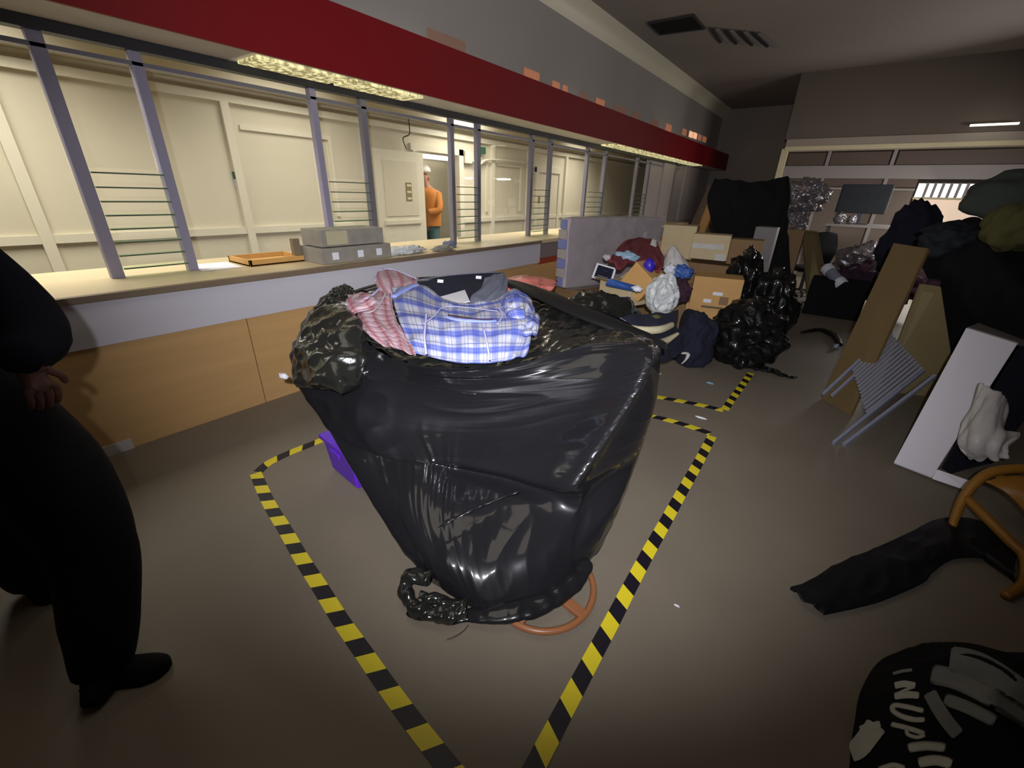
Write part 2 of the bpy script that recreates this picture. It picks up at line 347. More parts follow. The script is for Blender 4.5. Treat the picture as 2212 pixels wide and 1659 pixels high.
def carton(name, label, c, size, rot, m='cardb', tilt=(0, 0), open_top=False, stickers=(), tape=None, group=None):
    """cardboard box: body, flaps or tape, stickers"""
    t = thing(name, label, 'box', c, group); t.rotation_euler = (tilt[0], tilt[1], rot)
    sx, sy, sz = size
    box('body', (-sx / 2, -sy / 2, 0), (sx / 2, sy / 2, sz), m, t, min(size) * 0.03)
    if open_top:
        for sgn in (-1, 1): slab('flap', [(-sx / 2, sgn * sy / 2, sz), (sx / 2, sgn * sy / 2, sz), (sx / 2, sgn * sy * 0.85, sz + 0.05), (-sx / 2, sgn * sy * 0.85, sz + 0.05)], 0.004, m, t)
    if tape: box('parcel_tape', (-sx / 2 - 0.002, -0.03, sz - 0.1), (sx / 2 + 0.002, 0.03, sz + 0.002), tape, t)
    for nm, sm, a, b in stickers: box(nm, a, b, sm, t, 0.001)
    return t

# ------------------------------------------------------------------ room shell
XC = -3.38      # counter front, canopy fascia
XG = -3.86      # plane of the glass screen
XW = -6.2       # far wall of the office
YB = 15.6       # back wall
ZC = 4.0
struct(box('floor', (-6.6, -3.5, -0.1), (6.5, YB + 0.5, 0), 'floor'))
struct(box('ceiling', (-3.95, -3.5, ZC), (6.5, YB + 0.5, ZC + 0.1), 'ceil'))
struct(box('wall_left', (-3.95, -3.5, 2.80), (-3.80, YB, ZC), 'upper'))
struct(box('wall_right', (6.3, -3.5, 0), (6.5, YB, ZC), 'back'))
struct(box('wall_behind', (-6.6, -3.6, 0), (6.5, -3.5, ZC), 'back'))
wb = struct(box('wall_back', (-6.6, YB, 0), (6.5, YB + 0.15, ZC), 'back'))
# cornice where the upper wall meets the ceiling, warm highlight put into its colour
struct(sheet('trim_1', [[(-3.80, y, ZC - 0.22) for y in (-3.5, 6, YB)], [(-3.74, y, ZC - 0.08) for y in (-3.5, 6, YB)], [(-3.58, y, ZC) for y in (-3.5, 6, YB)]], 'cream2', nu=4, nv=8))
# office beyond the screen
ow = struct(box('wall_office', (XW - 0.15, -3.5, 0), (XW, 5.55, 3.0), 'cream'))
struct(box('wall_office_right', (XW - 0.15, 6.62, 0), (XW, YB, 3.0), 'cream'))
struct(box('wall_office_lintel', (XW - 0.15, 5.55, 2.2), (XW, 6.62, 3.0), 'cream'))
struct(box('ceiling_office', (-8.2, -3.5, 3.0), (-3.95, YB, 3.08), 'cream'))
struct(box('wall_corridor', (-8.2, 4.6, 0), (-8.05, 9.6, 3.0), 'cream'))
struct(box('wall_corridor_end', (-8.05, 9.4, 0), (XW - 0.15, 9.5, 3.0), 'cream'))
struct(box('trim_2', (XW, -3.5, 2.46), (XW + 0.06, YB, 2.54), 'cream2'))
struct(box('trim_3', (XW, -3.5, 2.62), (XW + 0.22, YB, 3.0), 'cream'))
struct(box('trim_4', (XW, -3.5, 1.02), (XW + 0.045, 4.2, 1.10), 'cream2'))
struct(box('trim_5', (XW, 6.75, 1.02), (XW + 0.045, YB, 1.10), 'cream2'))
for k, yy in enumerate((-0.3, 0.75, 2.62, 7.6, 8.9, 10.6, 12.8)):
    struct(box('pilaster', (XW, yy, 0), (XW + 0.06, yy + 0.09, 2.46), 'cream2'))
# wide recessed panels of the office wall, raised frame pieces
for (y0, y1, z0, z1) in ((2.8, 4.0, 1.2, 2.2), (6.95, 7.5, 1.2, 2.1), (7.8, 8.7, 1.2, 2.1)):
    struct(box('panel_rail', (XW, y0, z1), (XW + 0.03, y1, z1 + 0.05), 'cream2'))
    struct(box('panel_stile', (XW, y1 - 0.05, z0), (XW + 0.03, y1, z1), 'cream2'))
# door frame and open leaf
struct(box('trim_6', (XW, 6.62, 0), (XW + 0.05, 6.74, 2.3), 'cream2'))
struct(box('trim_7', (XW, 5.45, 2.2), (XW + 0.05, 6.74, 2.3), 'cream2'))
d1 = struct(thing('door_1', None, None, (XW + 0.06, 4.62, 0)))
box('leaf', (XW + 0.06, 4.64, 0.0), (XW + 0.10, 5.66, 2.16), 'cream2', d1, 0.004)
box('panel', (XW + 0.095, 4.80, 1.18), (XW + 0.112, 5.50, 2.02), 'cream', d1, 0.006)
box('lock_rail', (XW + 0.10, 4.76, 1.05), (XW + 0.13, 5.54, 1.12), 'cream2', d1, 0.006)
hp = box('notice_plate', (XW + 0.11, 5.23, 1.42), (XW + 0.122, 5.35, 1.70), 'brass', d1, 0.002)
for zz in (1.46, 1.56, 1.66): box('label_strip', (XW + 0.122, 5.245, zz - 0.02), (XW + 0.126, 5.335, zz + 0.012), 'cream2', hp)
fix(d1)
for c in hp.children: c.matrix_parent_inverse = Matrix.Identity(4)
# far doors
def office_door(name, y0, y1, z1=2.05):
    d = struct(thing(name, None, None, (XW + 0.02, y0, 0)))
    box('leaf', (XW, y0, 0), (XW + 0.03, y1, z1), 'greyband' if False else 'cream', d, 0.003)
    for a, b in ((y0 - 0.1, y0), (y1, y1 + 0.1)): box('jamb', (XW, a, 0), (XW + 0.06, b, z1 + 0.1), 'cream2', d)
    box('head', (XW, y0 - 0.1, z1), (XW + 0.065, y1 + 0.1, z1 + 0.12), 'cream2', d)
    box('handle_plate', (XW + 0.03, y0 + 0.06, 1.38), (XW + 0.045, y0 + 0.12, 1.52), 'brass', d)
    fix(d)
office_door('door_2', 9.35, 10.3)
office_door('door_3', -1.5, -0.45, 2.25)
# bits on the office wall
def wallbit(name, label, cat, px, py, w_, h_, m, x=XW + 0.03):
    c = P(px, py, x=x); o = box(name, (x - 0.028, c.y - w_ / 2, c.z - h_ / 2), (x + 0.01, c.y + w_ / 2, c.z + h_ / 2), m, None, 0.003); return tag(o, label, cat)
wallbit('exit_sign', 'small green sign on the cream wall above the right end of the doorway', 'sign', 1043, 325, 0.16, 0.12, 'green', XW + 0.07)
wallbit('call_point', 'small green box on the cream wall seen between the second and third posts', 'box', 514, 379, 0.10, 0.08, 'green')
wallbit('notice', 'pale notice below the small green box on the cream wall', 'notice', 520, 397, 0.12, 0.10, 'white')
wallbit('switch_box', 'white electrical box on the wall right of the open doorway', 'box', 1012, 340, 0.2, 0.2, 'cream2', XW + 0.07)
a, b, c = P(882, 250, x=XW + 0.235), P(884, 290, x=XW + 0.235), P(878, 322, x=XW + 0.08)
tag(tube('cable', [a, (a + b) / 2 + Vector((0, 0.01, 0)), b, Vector((XW + 0.08, b.y, b.z - 0.05)), c], 0.008, 'dark'), 'dark cable hanging down the office wall above the white door', 'cable')
tag(tube('conduit', [P(1020, 347, x=XW + 0.08), P(1036, 355, x=XW + 0.08), P(1060, 345, x=XW + 0.08), P(1148, 352, x=XW + 0.08)], 0.022, 'cream2'), 'white pipe running along the office wall right of the doorway', 'pipe')
tl = thing('tube_light', 'lit fluorescent tube on the corridor wall seen through the doorway', 'light', (-8.04, 6.9, 2.28))
box('tube', (-8.00, 6.3, 2.24), (-7.94, 8.2, 2.32), 'tube', tl); box('housing', (-8.05, 6.25, 2.23), (-8.0, 8.25, 2.34), 'white', tl); fix(tl)

# ------------------------------------------------------------------ service counter
ct = thing('service_counter', 'long service counter with brown veneer front under a white band', 'counter', (XC, 2, 0))
yE = 5.24
for k, (a, b) in enumerate(((-3.49, -1.1), (-1.1, 1.3), (1.3, 3.7), (3.7, yE))):
    box('front_panel', (XC - 0.04, a + 0.003, 0.0), (XC, b - 0.003, 0.70), 'oak', ct, 0.002)
    box('white_band', (XC - 0.02, a + 0.001 if k == 0 else a, 0.70), (XC + 0.02, b, 0.985), 'white', ct)
box('carcass', (XC - 0.9, -3.49, 0.0), (XC - 0.05, 5.2, 0.955), 'oakdark', ct)
box('countertop', (XC - 1.0, -3.49, 0.955), (XC + 0.0, 12.5, 1.0), 'countertop', ct, 0.004)
box('edge_strip', (XC + 0.001, -3.49, 0.960), (XC + 0.045, yE, 1.0), 'oakdark', ct, 0.004)
box('kick_strip', (XC - 0.0, -3.49, 0.0), (XC + 0.012, 0.45, 0.07), 'whitebag', ct)
box('front_panel', (XC - 0.06, yE, 0.0), (XC - 0.02, 12.5, 0.66), 'oak', ct)
box('grey_band', (XC - 0.10, yE, 0.74), (XC - 0.05, 12.5, 0.955), 'greyband', ct)
box('red_trim', (XC - 0.08, yE, 0.66), (XC - 0.03, 12.5, 0.74), 'redtrim', ct)
fix(ct)
# ------------------------------------------------------------------ glass screen on the counter
gs = thing('glass_screen', 'long glazed screen of thin grey posts standing on the counter', 'screen', (XG, 2, 1.0))
box('head_rail', (XG - 0.04, -3.49, 2.335), (XG + 0.05, 12.5, 2.392), 'dark', gs, 0.004)
box('transom', (XG - 0.03, -3.49, 2.255), (XG + 0.03, 12.5, 2.28), 'alu', gs, 0.003)
posts = [(-0.55, 0.035), (0.76, 0.035), (1.20, 0.032), (2.37, 0.028), (2.86, 0.03), (4.02, 0.027), (4.48, 0.032), (5.65, 0.028), (6.15, 0.03), (7.35, 0.03), (8.05, 0.03), (9.6, 0.03), (10.3, 0.05)]
for k, (yy, hw) in enumerate(posts):
    z0 = 1.0
    box('post', (XG - 0.03, yy - hw, z0), (XG + 0.03, yy + hw, 2.335), 'alug' if k < 4 else 'alu', gs, 0.004)
edges = [-3.5] + [p[0] for p in posts] + [12.4]
louv = {(1, 2), (3, 4), (5, 6), (7, 8), (9, 10), (11, 12)}
for k in range(len(posts) - 1):
    a, b = posts[k][0] + posts[k][1], posts[k + 1][0] - posts[k + 1][1]
    if (k, k + 1) in louv:
        box('pane', (XG - 0.012, a, 1.67), (XG - 0.008, b, 2.255), 'glass', gs)
        for j in range(8):
            zz = 1.06 + j * 0.083
            s = box('glass_slat', (XG - 0.05, a, zz - 0.003), (XG + 0.05, b, zz + 0.003), 'slatglass', gs)
            s.rotation_euler = (0, 0, 0)
            box('slat_edge', (XG + 0.050, a, zz - 0.005), (XG + 0.056, b, zz + 0.004), 'slatedge', gs)
    else: box('pane', (XG - 0.012, a, 1.0), (XG - 0.008, b, 2.255), 'glass', gs)
fix(gs)
# grey wall panels where the glazing ends
for k, (a, b, dx) in enumerate(((10.4, 11.2, 0), (11.22, 12.1, 0.04), (12.12, 13.1, -0.05), (13.12, 15.55, 0))):
    struct(box('wall_panel', (XG - 0.1 + dx, a, 1.0), (XG + 0.0 + dx, b, 2.38), 'curtaingrey', None, 0.01))
struct(box('wall_side', (XG - 0.15, 12.5, 0), (XG - 0.08, YB, 3.0), 'upper'))
struct(box('trim_8', (XG - 0.0, 12.0, 0), (XG + 0.05, 12.12, 2.38), 'greyband'))
# ------------------------------------------------------------------ red canopy over the counter
cp = thing('red_canopy', 'long dark red canopy board running above the glass screen', 'canopy', (XC, 2, 2.38))
box('fascia', (XC - 0.03, -3.5, 2.385), (XC, 15.5, 2.81), 'red', cp, 0.004)
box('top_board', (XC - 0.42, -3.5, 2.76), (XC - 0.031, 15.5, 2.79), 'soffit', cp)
box('soffit', (XC - 0.50, -3.5, 2.395), (XC - 0.031, 1.74, 2.42), 'soffit', cp)  # near stretch darker than the rest: weaker light put into the colour
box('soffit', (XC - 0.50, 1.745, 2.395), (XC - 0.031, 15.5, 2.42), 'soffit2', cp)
for (a, b) in ((1.75, 2.5), (2.5, 3.3), (7.6, 8.9), (8.9, 10.3), (10.3, 11.8), (11.8, 13.2)):
    box('light_diffuser', (XC - 0.38, a + 0.03, 2.375), (XC - 0.10, b - 0.03, 2.394), 'diffuser', cp)
box('end_cap', (XC - 0.45, 15.45, 2.385), (XC, 15.5, 2.81), 'red', cp)
fix(cp)
# clerestory panes lit orange, seen over the canopy
w3 = struct(thing('window_3', None, None, (-3.79, 9, 2.9)))
box('frame', (-3.80, 3.5, 2.80), (-3.785, 15.4, 2.82), 'greyband', w3)
for (px, py, L, hot) in ((945, 75, .25, -1), (985, 90, .3, -1), (1150, 158, .34, 0), (1202, 182, .18, 0), (1222, 190, .12, 0), (1262, 206, .3, -1), (1298, 219, .3, 0), (1342, 234, .5, -1), (1376, 247, .4, -1), (1416, 262, .4, -1), (1446, 272, .35, 0), (1480, 282, .3, 0), (1494, 287, .3, 1), (1503, 290, .3, 1), (1513, 294, .3, 0), (1523, 298, .35, 0)):
    c = P(px, py, x=-3.785)
    box('lit_pane', (-3.80, c.y - L / 2, c.z - 0.10), (-3.785, c.y + L / 2, c.z + 0.03), {1: 'orangehot', 0: 'orangelit', -1: 'orangedim'}[hot], w3, 0.003)
fix(w3)
# ------------------------------------------------------------------ ceiling vents
hv = [P(1400, 48, z=ZC), P(1498, 30, z=ZC), P(1522, 60, z=ZC), P(1425, 73, z=ZC)]
cv = thing('ceiling_hatch', 'open dark square hatch in the ceiling', 'hatch', sum(hv, Vector()) / 4)
slab('opening', [p - Vector((0, 0, 0.004)) for p in hv], -0.0, 'blackcloth', cv) if False else slab('opening', [p + Vector((0, 0, -0.012)) for p in hv], 0.010, 'blackcloth', cv, n=Vector((0, 0, 1)))
for i in range(4): bar('rim', hv[i] - Vector((0, 0, 0.012)), hv[(i + 1) % 4] - Vector((0, 0, 0.012)), 0.03, 0.022, 'dark', cv)
fix(cv)
gv = thing('ceiling_grille', 'pale slotted grille in the ceiling beside the dark hatch', 'vent', P(1580, 80, z=ZC))
for k in range(8):
    p = P(1535 + k * 15, 62 + k * 1.5, z=ZC - 0.02); q = P(1556 + k * 17, 92 + k * 1.5, z=ZC - 0.02)
    bar('slat', p, q, 0.045, 0.02, 'greyband' if k % 2 else 'dark', gv)
fix(gv)
# ------------------------------------------------------------------ back: shopfront partition
YS = 12.0
sf = struct(thing('window_1', None, None, (0, YS, 0)))
def band(name, x0, y0, x1, y1, m, dy=0.0, t=0.05, parent=None):
    a, b = P(x0, y0, y=YS + dy), P(x1, y1, y=YS + dy)
    return box(name, (a.x, YS + dy, min(a.z, b.z)), (b.x, YS + dy + t, max(a.z, b.z)), m, parent or sf, 0.005)
box('lintel', (-1.50, YS - 0.06, 2.56), (6.2, YS + 0.1, 2.80), 'back', sf, 0.01)
box('lintel_edge', (-1.50, YS - 0.09, 2.58), (6.2, YS - 0.06, 2.66), 'creamcloth', sf, 0.01)
box('jamb', (-1.55, YS - 0.08, 0), (-1.42, YS + 0.1, 2.62), 'creamcloth', sf, 0.01)
for xa, xb in ((-1.40, -0.70), (-0.62, 0.35), (0.47, 2.6)): box('fanlight', (xa, YS + 0.02, 2.30), (xb, YS + 0.06, 2.54), 'brown', sf, 0.01)
for xx in (-0.66, 0.41, 2.65): box('mullion', (xx - 0.03, YS - 0.02, 0), (xx + 0.03, YS + 0.08, 2.58), 'greyband', sf, 0.006)
box('transom', (-1.42, YS - 0.04, 2.05), (6.2, YS + 0.06, 2.29), 'greyband', sf, 0.01)
box('dark_band', (-1.40, YS + 0.02, 1.90), (0.9, YS + 0.05, 2.05), 'brown', sf)
box('sill', (-1.42, YS - 0.05, 1.84), (0.9, YS + 0.05, 1.88), 'greyband', sf, 0.005)
box('lower_panel', (-1.40, YS + 0.02, 0.0), (0.9, YS + 0.05, 1.84), 'backdark', sf)
for xx in (0.0, 0.22): box('notice', (xx, YS - 0.01, 1.58), (xx + 0.15, YS + 0.01, 1.76), 'creamcloth', sf)
box('strip_lamp', (1.3, YS - 0.25, 2.88), (1.9, YS - 0.2, 2.91), 'tube', sf)
fix(sf)
struct(box('wall_upper_back', (-1.55, YS, 2.80), (6.3, YS + 0.15, ZC), 'backdark'))
# daylit window beyond, with bars
w2 = struct(thing('window_2', None, None, (1.5, YS + 0.2, 1.5)))
box('pane', (0.95, YS + 0.20, 1.72), (2.9, YS + 0.22, 1.98), 'daylit', w2)
box('blind', (0.95, YS + 0.20, 0.9), (2.9, YS + 0.22, 1.72), 'blind', w2)
for k in range(9): box('bar', (1.06 + k * 0.115, YS + 0.14, 1.72), (1.10 + k * 0.115, YS + 0.18, 1.99), 'greyband', w2)
box('rail', (0.93, YS + 0.13, 1.70), (2.9, YS + 0.19, 1.735), 'creamcloth', w2)
fix(w2)
tag(box('wall_light', (2.55, 11.6, 2.2), (2.75, 11.75, 2.5), 'whitebag', None, 0.03), 'small pale round fitting at the far right end under the ceiling', 'light')

# ------------------------------------------------------------------ hazard tape on the floor
def tape(label, pix, wd=0.055):
    pts = [P(a, b, z=0.003) for a, b in pix]
    bm = bmesh.new(); uvl = bm.loops.layers.uv.new('UVMap'); n = (len(pts) - 1) * 8
    cen = [crom(pts, i / 8) for i in range(n + 1)]; L = 0; prev = None; rows = []
    for i, c in enumerate(cen):
        d = (cen[min(i + 1, n)] - cen[max(i - 1, 0)]); d.z = 0; d.normalize(); s = Vector((d.y, -d.x, 0)) * wd / 2
        if i: L += (c - cen[i - 1]).length
        rows.append((bm.verts.new(c - s), bm.verts.new(c + s), L))
    for i in range(n):
        a0, b0, l0 = rows[i]; a1, b1, l1 = rows[i + 1]
        f = bm.faces.new((a0, b0, b1, a1))
        for lp, uv in zip(f.loops, ((l0, 0), (l0, wd), (l1, wd), (l1, 0))): lp[uvl].uv = uv
    ex = bmesh.ops.extrude_face_region(bm, geom=list(bm.faces))
    for e in ex['geom']:
        if isinstance(e, bmesh.types.BMVert): e.co.z -= 0.0025
    o = bm_obj('hazard_tape', bm, 'tapeYB'); return tag(o, label, 'tape')
tape('yellow and black hazard tape on the floor left of the black wrapped heap', [(552, 1022), (580, 1085), (615, 1143), (650, 1204), (690, 1266), (735, 1338), (780, 1402), (830, 1474), (890, 1556), (960, 1645), (1030, 1730)], 0.062)
tape('yellow and black hazard tape on the floor right of the black wrapped heap', [(1538, 942), (1508, 1000), (1470, 1068), (1436, 1130), (1402, 1190), (1362, 1265), (1322, 1342), (1272, 1435), (1215, 1542), (1155, 1656), (1110, 1740)], 0.062)
tape('short curved hazard tape running back to the purple box', [(700, 948), (665, 962), (620, 980), (580, 1000), (558, 1018)], 0.06)
tape('hazard tape crossing behind the right side of the black wrapped heap', [(1395, 896), (1440, 906), (1485, 919), (1534, 936)], 0.06)
tape('dim hazard tape in front of the far black bags', [(1420, 857), (1470, 866), (1520, 876), (1562, 886)], 0.06)
tape('dim hazard tape running back towards the far black bags', [(1566, 884), (1580, 864), (1596, 842), (1612, 820), (1622, 806)], 0.06)

# ------------------------------------------------------------------ the wrapped heap
def C(L): return [P(a, b, z=c) for a, b, c in L]
def V3(*a): return Vector(a)
heap = thing('wrapped_heap', 'big heap of clothes wrapped in shiny black film inside the hazard tape', 'bundle', (-1.2, 1.8, 0))
backs = [
 [V3(-0.78, 2.45, .84), V3(-1.15, 2.7, .86), V3(-1.6, 2.7, .88), V3(-2.1, 2.35, .88), V3(-2.4, 1.85, .9)],
 [V3(-0.76, 2.50, .74), V3(-1.15, 2.75, .74), V3(-1.7, 2.8, .75), V3(-2.2, 2.4, .75), V3(-2.5, 1.8, .76)],
 [V3(-0.74, 2.45, .60), V3(-1.1, 2.7, .60), V3(-1.7, 2.7, .6), V3(-2.15, 2.3, .6), V3(-2.45, 1.7, .6)],
 [V3(-0.70, 2.30, .45), V3(-1.05, 2.5, .45), V3(-1.6, 2.5, .45), V3(-2.0, 2.1, .45), V3(-2.2, 1.6, .45)],
 [V3(-0.68, 2.25, .38), V3(-1.0, 2.4, .38), V3(-1.5, 2.4, .38), V3(-1.85, 2.0, .38), V3(-2.05, 1.55, .38)],
 [V3(-0.62, 2.00, .26), V3(-.95, 2.15, .26), V3(-1.35, 2.1, .26), V3(-1.6, 1.8, .26), V3(-1.7, 1.4, .26)],
 [V3(-0.58, 1.75, .15), V3(-.85, 1.9, .15), V3(-1.1, 1.85, .15), V3(-1.3, 1.6, .15), V3(-1.35, 1.3, .15)],
 [V3(-0.56, 1.55, .03), V3(-.75, 1.65, .03), V3(-0.95, 1.6, .03), V3(-1.05, 1.4, .03), V3(-1.1, 1.2, .03)]]
fronts = [
 [(712,628,.93),(790,735,.86),(885,785,.82),(1000,795,.81),(1130,782,.83),(1275,745,.90),(1385,742,.94),(1428,750,.84)],
 [(660,690,.82),(760,800,.72),(880,835,.67),(1000,848,.66),(1130,838,.70),(1290,815,.79),(1398,784,.905),(1424,802,.75)],
 [(630,780,.66),(740,880,.54),(860,912,.49),(980,922,.48),(1110,918,.52),(1240,905,.605),(1346,884,.725),(1412,880,.60)],
 [(690,890,.459),(800,968,.377),(905,985,.363),(980,995,.365),(1080,1015,.375),(1165,1034,.40),(1240,1044,.456),(1388,955,.46)],
 [(712,920,.42),(818,992,.345),(912,1012,.33),(985,1020,.30),(1085,1036,.30),(1165,1056,.31),(1246,1068,.36),(1378,988,.38)],
 [(790,1050,.26),(855,1095,.26),(915,1110,.26),(985,1120,.25),(1075,1115,.25),(1160,1102,.26),(1240,1102,.27),(1336,1088,.25)],
 [(868,1165,.15),(905,1195,.165),(950,1212,.17),(1010,1222,.17),(1080,1215,.17),(1150,1205,.17),(1220,1190,.16),(1300,1158,.14)],
 [(925,1228,.03),(955,1270,.04),(1000,1300,.04),(1050,1322,.03),(1110,1322,.02),(1180,1298,.03),(1240,1250,.05),(1276,1206,.06)]]
ctrl = []
for f, b in zip(fronts, backs):
    r = C(f); r.insert(7, r[6].lerp(r[7], 0.22) - V3(0, 0, 0.004)); ctrl.append(r + b)
NC = 14
def heap_disp(u, v, p):
    c = u * NC                      # column position
    fl = max(0.0, 1 - abs(c - 0.4) / 1.7)       # crumpled left end
    right = max(0.0, min(1.0, (c - 2.0) / 2.0)) * (1.0 if c < 7.0 else 0.3)
    top = max(0.0, min(1.0, (0.46 - v) / 0.1))
    d = 0.0
    # taut folds across the upper sheet, fanning out of the right-hand ridge
    fan = v * 26 + (6.2 - c) * 0.8 * (0.35 - v)
    rr = max(0.0, ridge(c * 0.45, fan * 0.55, 3.1)); d += right * top * 0.009 * rr * rr + right * top * 0.0022 * ridge(c * 0.5, fan * 1.7, 9)
    # fine gathers on the ridge
    rg = math.exp(-((c - 6.0) / 0.55) ** 2) * (1 if v < 0.50 else 0)
    d += rg * 0.0036 * N3(c * 1.2, v * 120, 8)
    low_ = max(0.0, min(1.0, (v - 0.62) / 0.15)) * 0.7
    # long diagonal folds down the left side
    left = max(0.0, 1 - abs(c - 2.0) / 2.4) * max(0.0, min(1.0, (v - 0.25) / 0.15))
    d += left * (1 - low_) * 0.006 * ridge(c * 3.6 + v * 2.5, v * 1.3, 5)
    # crumpling
    d += fl * max(0, 1 - v * 1.7) * 0.035 * (ridge(p.x * 6, p.z * 7, p.y * 5) - 0.3)
    low = max(0.0, min(1.0, (v - 0.60) / 0.2))
    d += low * 0.006 * (ridge(p.x * 5, p.z * 5, p.y * 4) - 0.3) + low * 0.004 * ridge(c * 1.2 + v * 5, v * 6, 2)
    d += 0.006 * N3(p.x * 3, p.y * 3, p.z * 3)
    return d
sheet('wrapping_film', ctrl, 'film', heap, nu=420, nv=260, disp=heap_disp, closed_u=True)
# lining: film across the top under the clothes, crinkled on the right
rim = ctrl[0]
def top_disp(u, v, p): return 0.012 * (ridge(p.x * 8, p.y * 5, 1) - 0.4) + 0.009 * ridge(p.x * 20 + p.y * 6, p.y * 9, 4)
topc = [[rim[1], rim[2], rim[3], rim[4], rim[5], rim[6], rim[8]],
        C([(720,690,.90),(850,720,.83),(990,740,.815),(1130,735,.84),(1260,715,.89),(1360,714,.92),(1432,745,.85)]),
        C([(735,640,.90),(860,680,.86),(990,695,.84),(1120,680,.86),(1230,680,.90),(1335,700,.90),(1440,742,.80)]),
        C([(740,625,.92),(870,625,.90),(990,622,.88),(1090,630,.89),(1210,665,.90),(1330,698,.89),(1440,740,.80)])]
sheet('crinkled_top_film', topc, 'filmc', heap, nu=140, nv=90, disp=top_disp)
# rolled band of film sweeping round the back
tube('film_band', C([(742,640,.92),(790,622,.92),(860,606,.94),(940,600,.95),(1030,600,.96),(1105,612,.96),(1175,638,.95),(1250,672,.93),(1330,704,.905),(1400,728,.87),(1440,752,.82)]),
     [.02,.026,.03,.034,.045,.075,.095,.095,.085,.06,.03], 'filmmatt', heap, seg=20, sub=10, flat=0.28)
# crumpled tuft at the left shoulder
def tuft_disp(u, v, p): return 0.05 * (ridge(p.x * 9, p.z * 9, p.y * 9) - 0.4)
blob('film_tuft', P(732, 640, z=.93) + V3(0.03, 0.02, 0), (0.085, 0.07, 0.07), 'filmc', heap, 0.45, 2.2, 4, 5, 0.7)
blob('film_tuft', P(700, 672, z=.89) + V3(0.04, 0.03, 0), (0.10, 0.08, 0.07), 'filmc', heap, 0.4, 2.0, 9, 5, 0.7)
shc = [C([(722,632,.95),(745,632,.955),(766,655,.945),(790,700,.88)]), C([(668,690,.87),(705,690,.90),(748,710,.90),(800,742,.83)]),
       C([(634,752,.76),(680,745,.82),(735,755,.84),(800,775,.79)]), C([(624,800,.66),(668,806,.71),(725,815,.745),(790,815,.70)]), C([(632,835,.60),(690,842,.65),(735,850,.68),(780,845,.62)])]
def sh_disp(u, v, p):
    e = min(1, min(u, 1 - u) * 6, min(v, 1 - v) * 6)
    return 0.032 * e * (ridge(p.x * 5, p.z * 8, p.y * 5) - 0.35) + 0.012 * e * ridge(p.x * 14, p.z * 17, p.y * 12) + 0.035 * e - 0.02
sheet('crumpled_shoulder', shc, 'filmc', heap, nu=90, nv=110, disp=sh_disp)
# knotted ends of film at the foot
kn = [P(925, 1250, z=.10), P(885, 1240, z=.10), P(878, 1262, z=.07), P(885, 1295, z=.05), P(915, 1322, z=.04), P(965, 1330, z=.04), P(1010, 1318, z=.05)]
def crump_tube(name, pts, rads, m, parent, amp=0.4, seg=22, sub=14, flat=0.8):
    bm = bmesh.new(); tube_mesh(bm, pts, rads, seg=seg, sub=sub, flat=flat)
    bm.normal_update()
    for v in bm.verts:
        k = ridge(v.co.x * 16, v.co.y * 16, v.co.z * 16) - 0.35 + 0.3 * N3(v.co.x * 34, v.co.y * 34, v.co.z * 34)
        v.co += v.normal * amp * 0.018 * k
        v.co.z = max(v.co.z, 0.004)
    return bm_obj(name, bm, m, parent, True)
crump_tube('knotted_film', kn, [.03, .035, .03, .032, .036, .036, .03], 'filmc', heap, 0.9)
crump_tube('knotted_film', [P(905, 1285, z=.06), P(950, 1296, z=.06), P(1000, 1310, z=.05)], [.02, .026, .03], 'filmc', heap, 0.8)
crump_tube('knotted_film', [P(885, 1318, z=.03), P(920, 1332, z=.03), P(990, 1338, z=.02), P(1075, 1330, z=.02), P(1150, 1308, z=.03)], [.02, .022, .02, .018, .02], 'bag', heap, 0.6)
crump_tube('film_fold', [P(1010, 1330, z=.03), P(1090, 1322, z=.04), P(1165, 1300, z=.045), P(1235, 1256, z=.06), P(1272, 1212, z=.09)], [.03, .055, .06, .055, .025], 'film', heap, 0.25, flat=0.5)
crump_tube('film_fold', [P(945, 1140, z=.30), P(985, 1118, z=.33), P(1040, 1092, z=.36), P(1120, 1062, z=.40)], [.006, .010, .009, .003], 'film', heap, 0.4, flat=0.6)
fix(heap)
# ------------------------------------------------------------------ clothes in the mouth of the heap
def fold(a, f1, f2, s=0):
    return lambda u, v, p: a * (ridge(u * f1 + v * 1.2, v * f2 + u, s) - 0.3) + a * 0.6 * N3(u * f1 * 2.2, v * f2 * 2.2, s + 3)
bs = thing('blue_check_shirt', 'blue and white checked shirt lying in the front of the black heap', 'shirt', P(1000, 710, z=.95))
bctrl = [C([(848,628,.99),(905,618,1.0),(962,652,.98),(1010,662,.97),(1062,655,.98),(1112,632,.99),(1140,650,.97)]),
         C([(850,650,.97),(905,655,.985),(960,668,.985),(1010,672,.985),(1070,668,.985),(1125,665,.985),(1150,668,.95)]),
         C([(862,690,.935),(915,695,.955),(965,700,.965),(1015,702,.965),(1075,700,.965),(1130,700,.96),(1152,700,.935)]),
         C([(880,735,.89),(925,740,.90),(970,745,.905),(1020,747,.91),(1075,745,.91),(1125,742,.90),(1144,738,.895)]),
         C([(893,764,.85),(930,772,.84),(975,782,.835),(1020,787,.835),(1075,784,.84),(1112,778,.845),(1136,772,.85)])]
def bdisp(u, v, p):
    d = 0.020 * (ridge(u * 2.6 + v * 1.5, v * 2.0, 2) - 0.3) + 0.012 * N3(u * 9 + v * 3, v * 6, 1) + 0.008 * ridge(u * 4 - v * 3, v * 5 + u * 2, 12)
    if u > 0.62: d += 0.022 * (ridge(u * 5, v * 3.5 + u, 7) - 0.3) * min(1, (u - 0.62) * 5)
    return d
sheet('body', bctrl, 'blue', bs, nu=150, nv=110, disp=bdisp, thick=0.004)
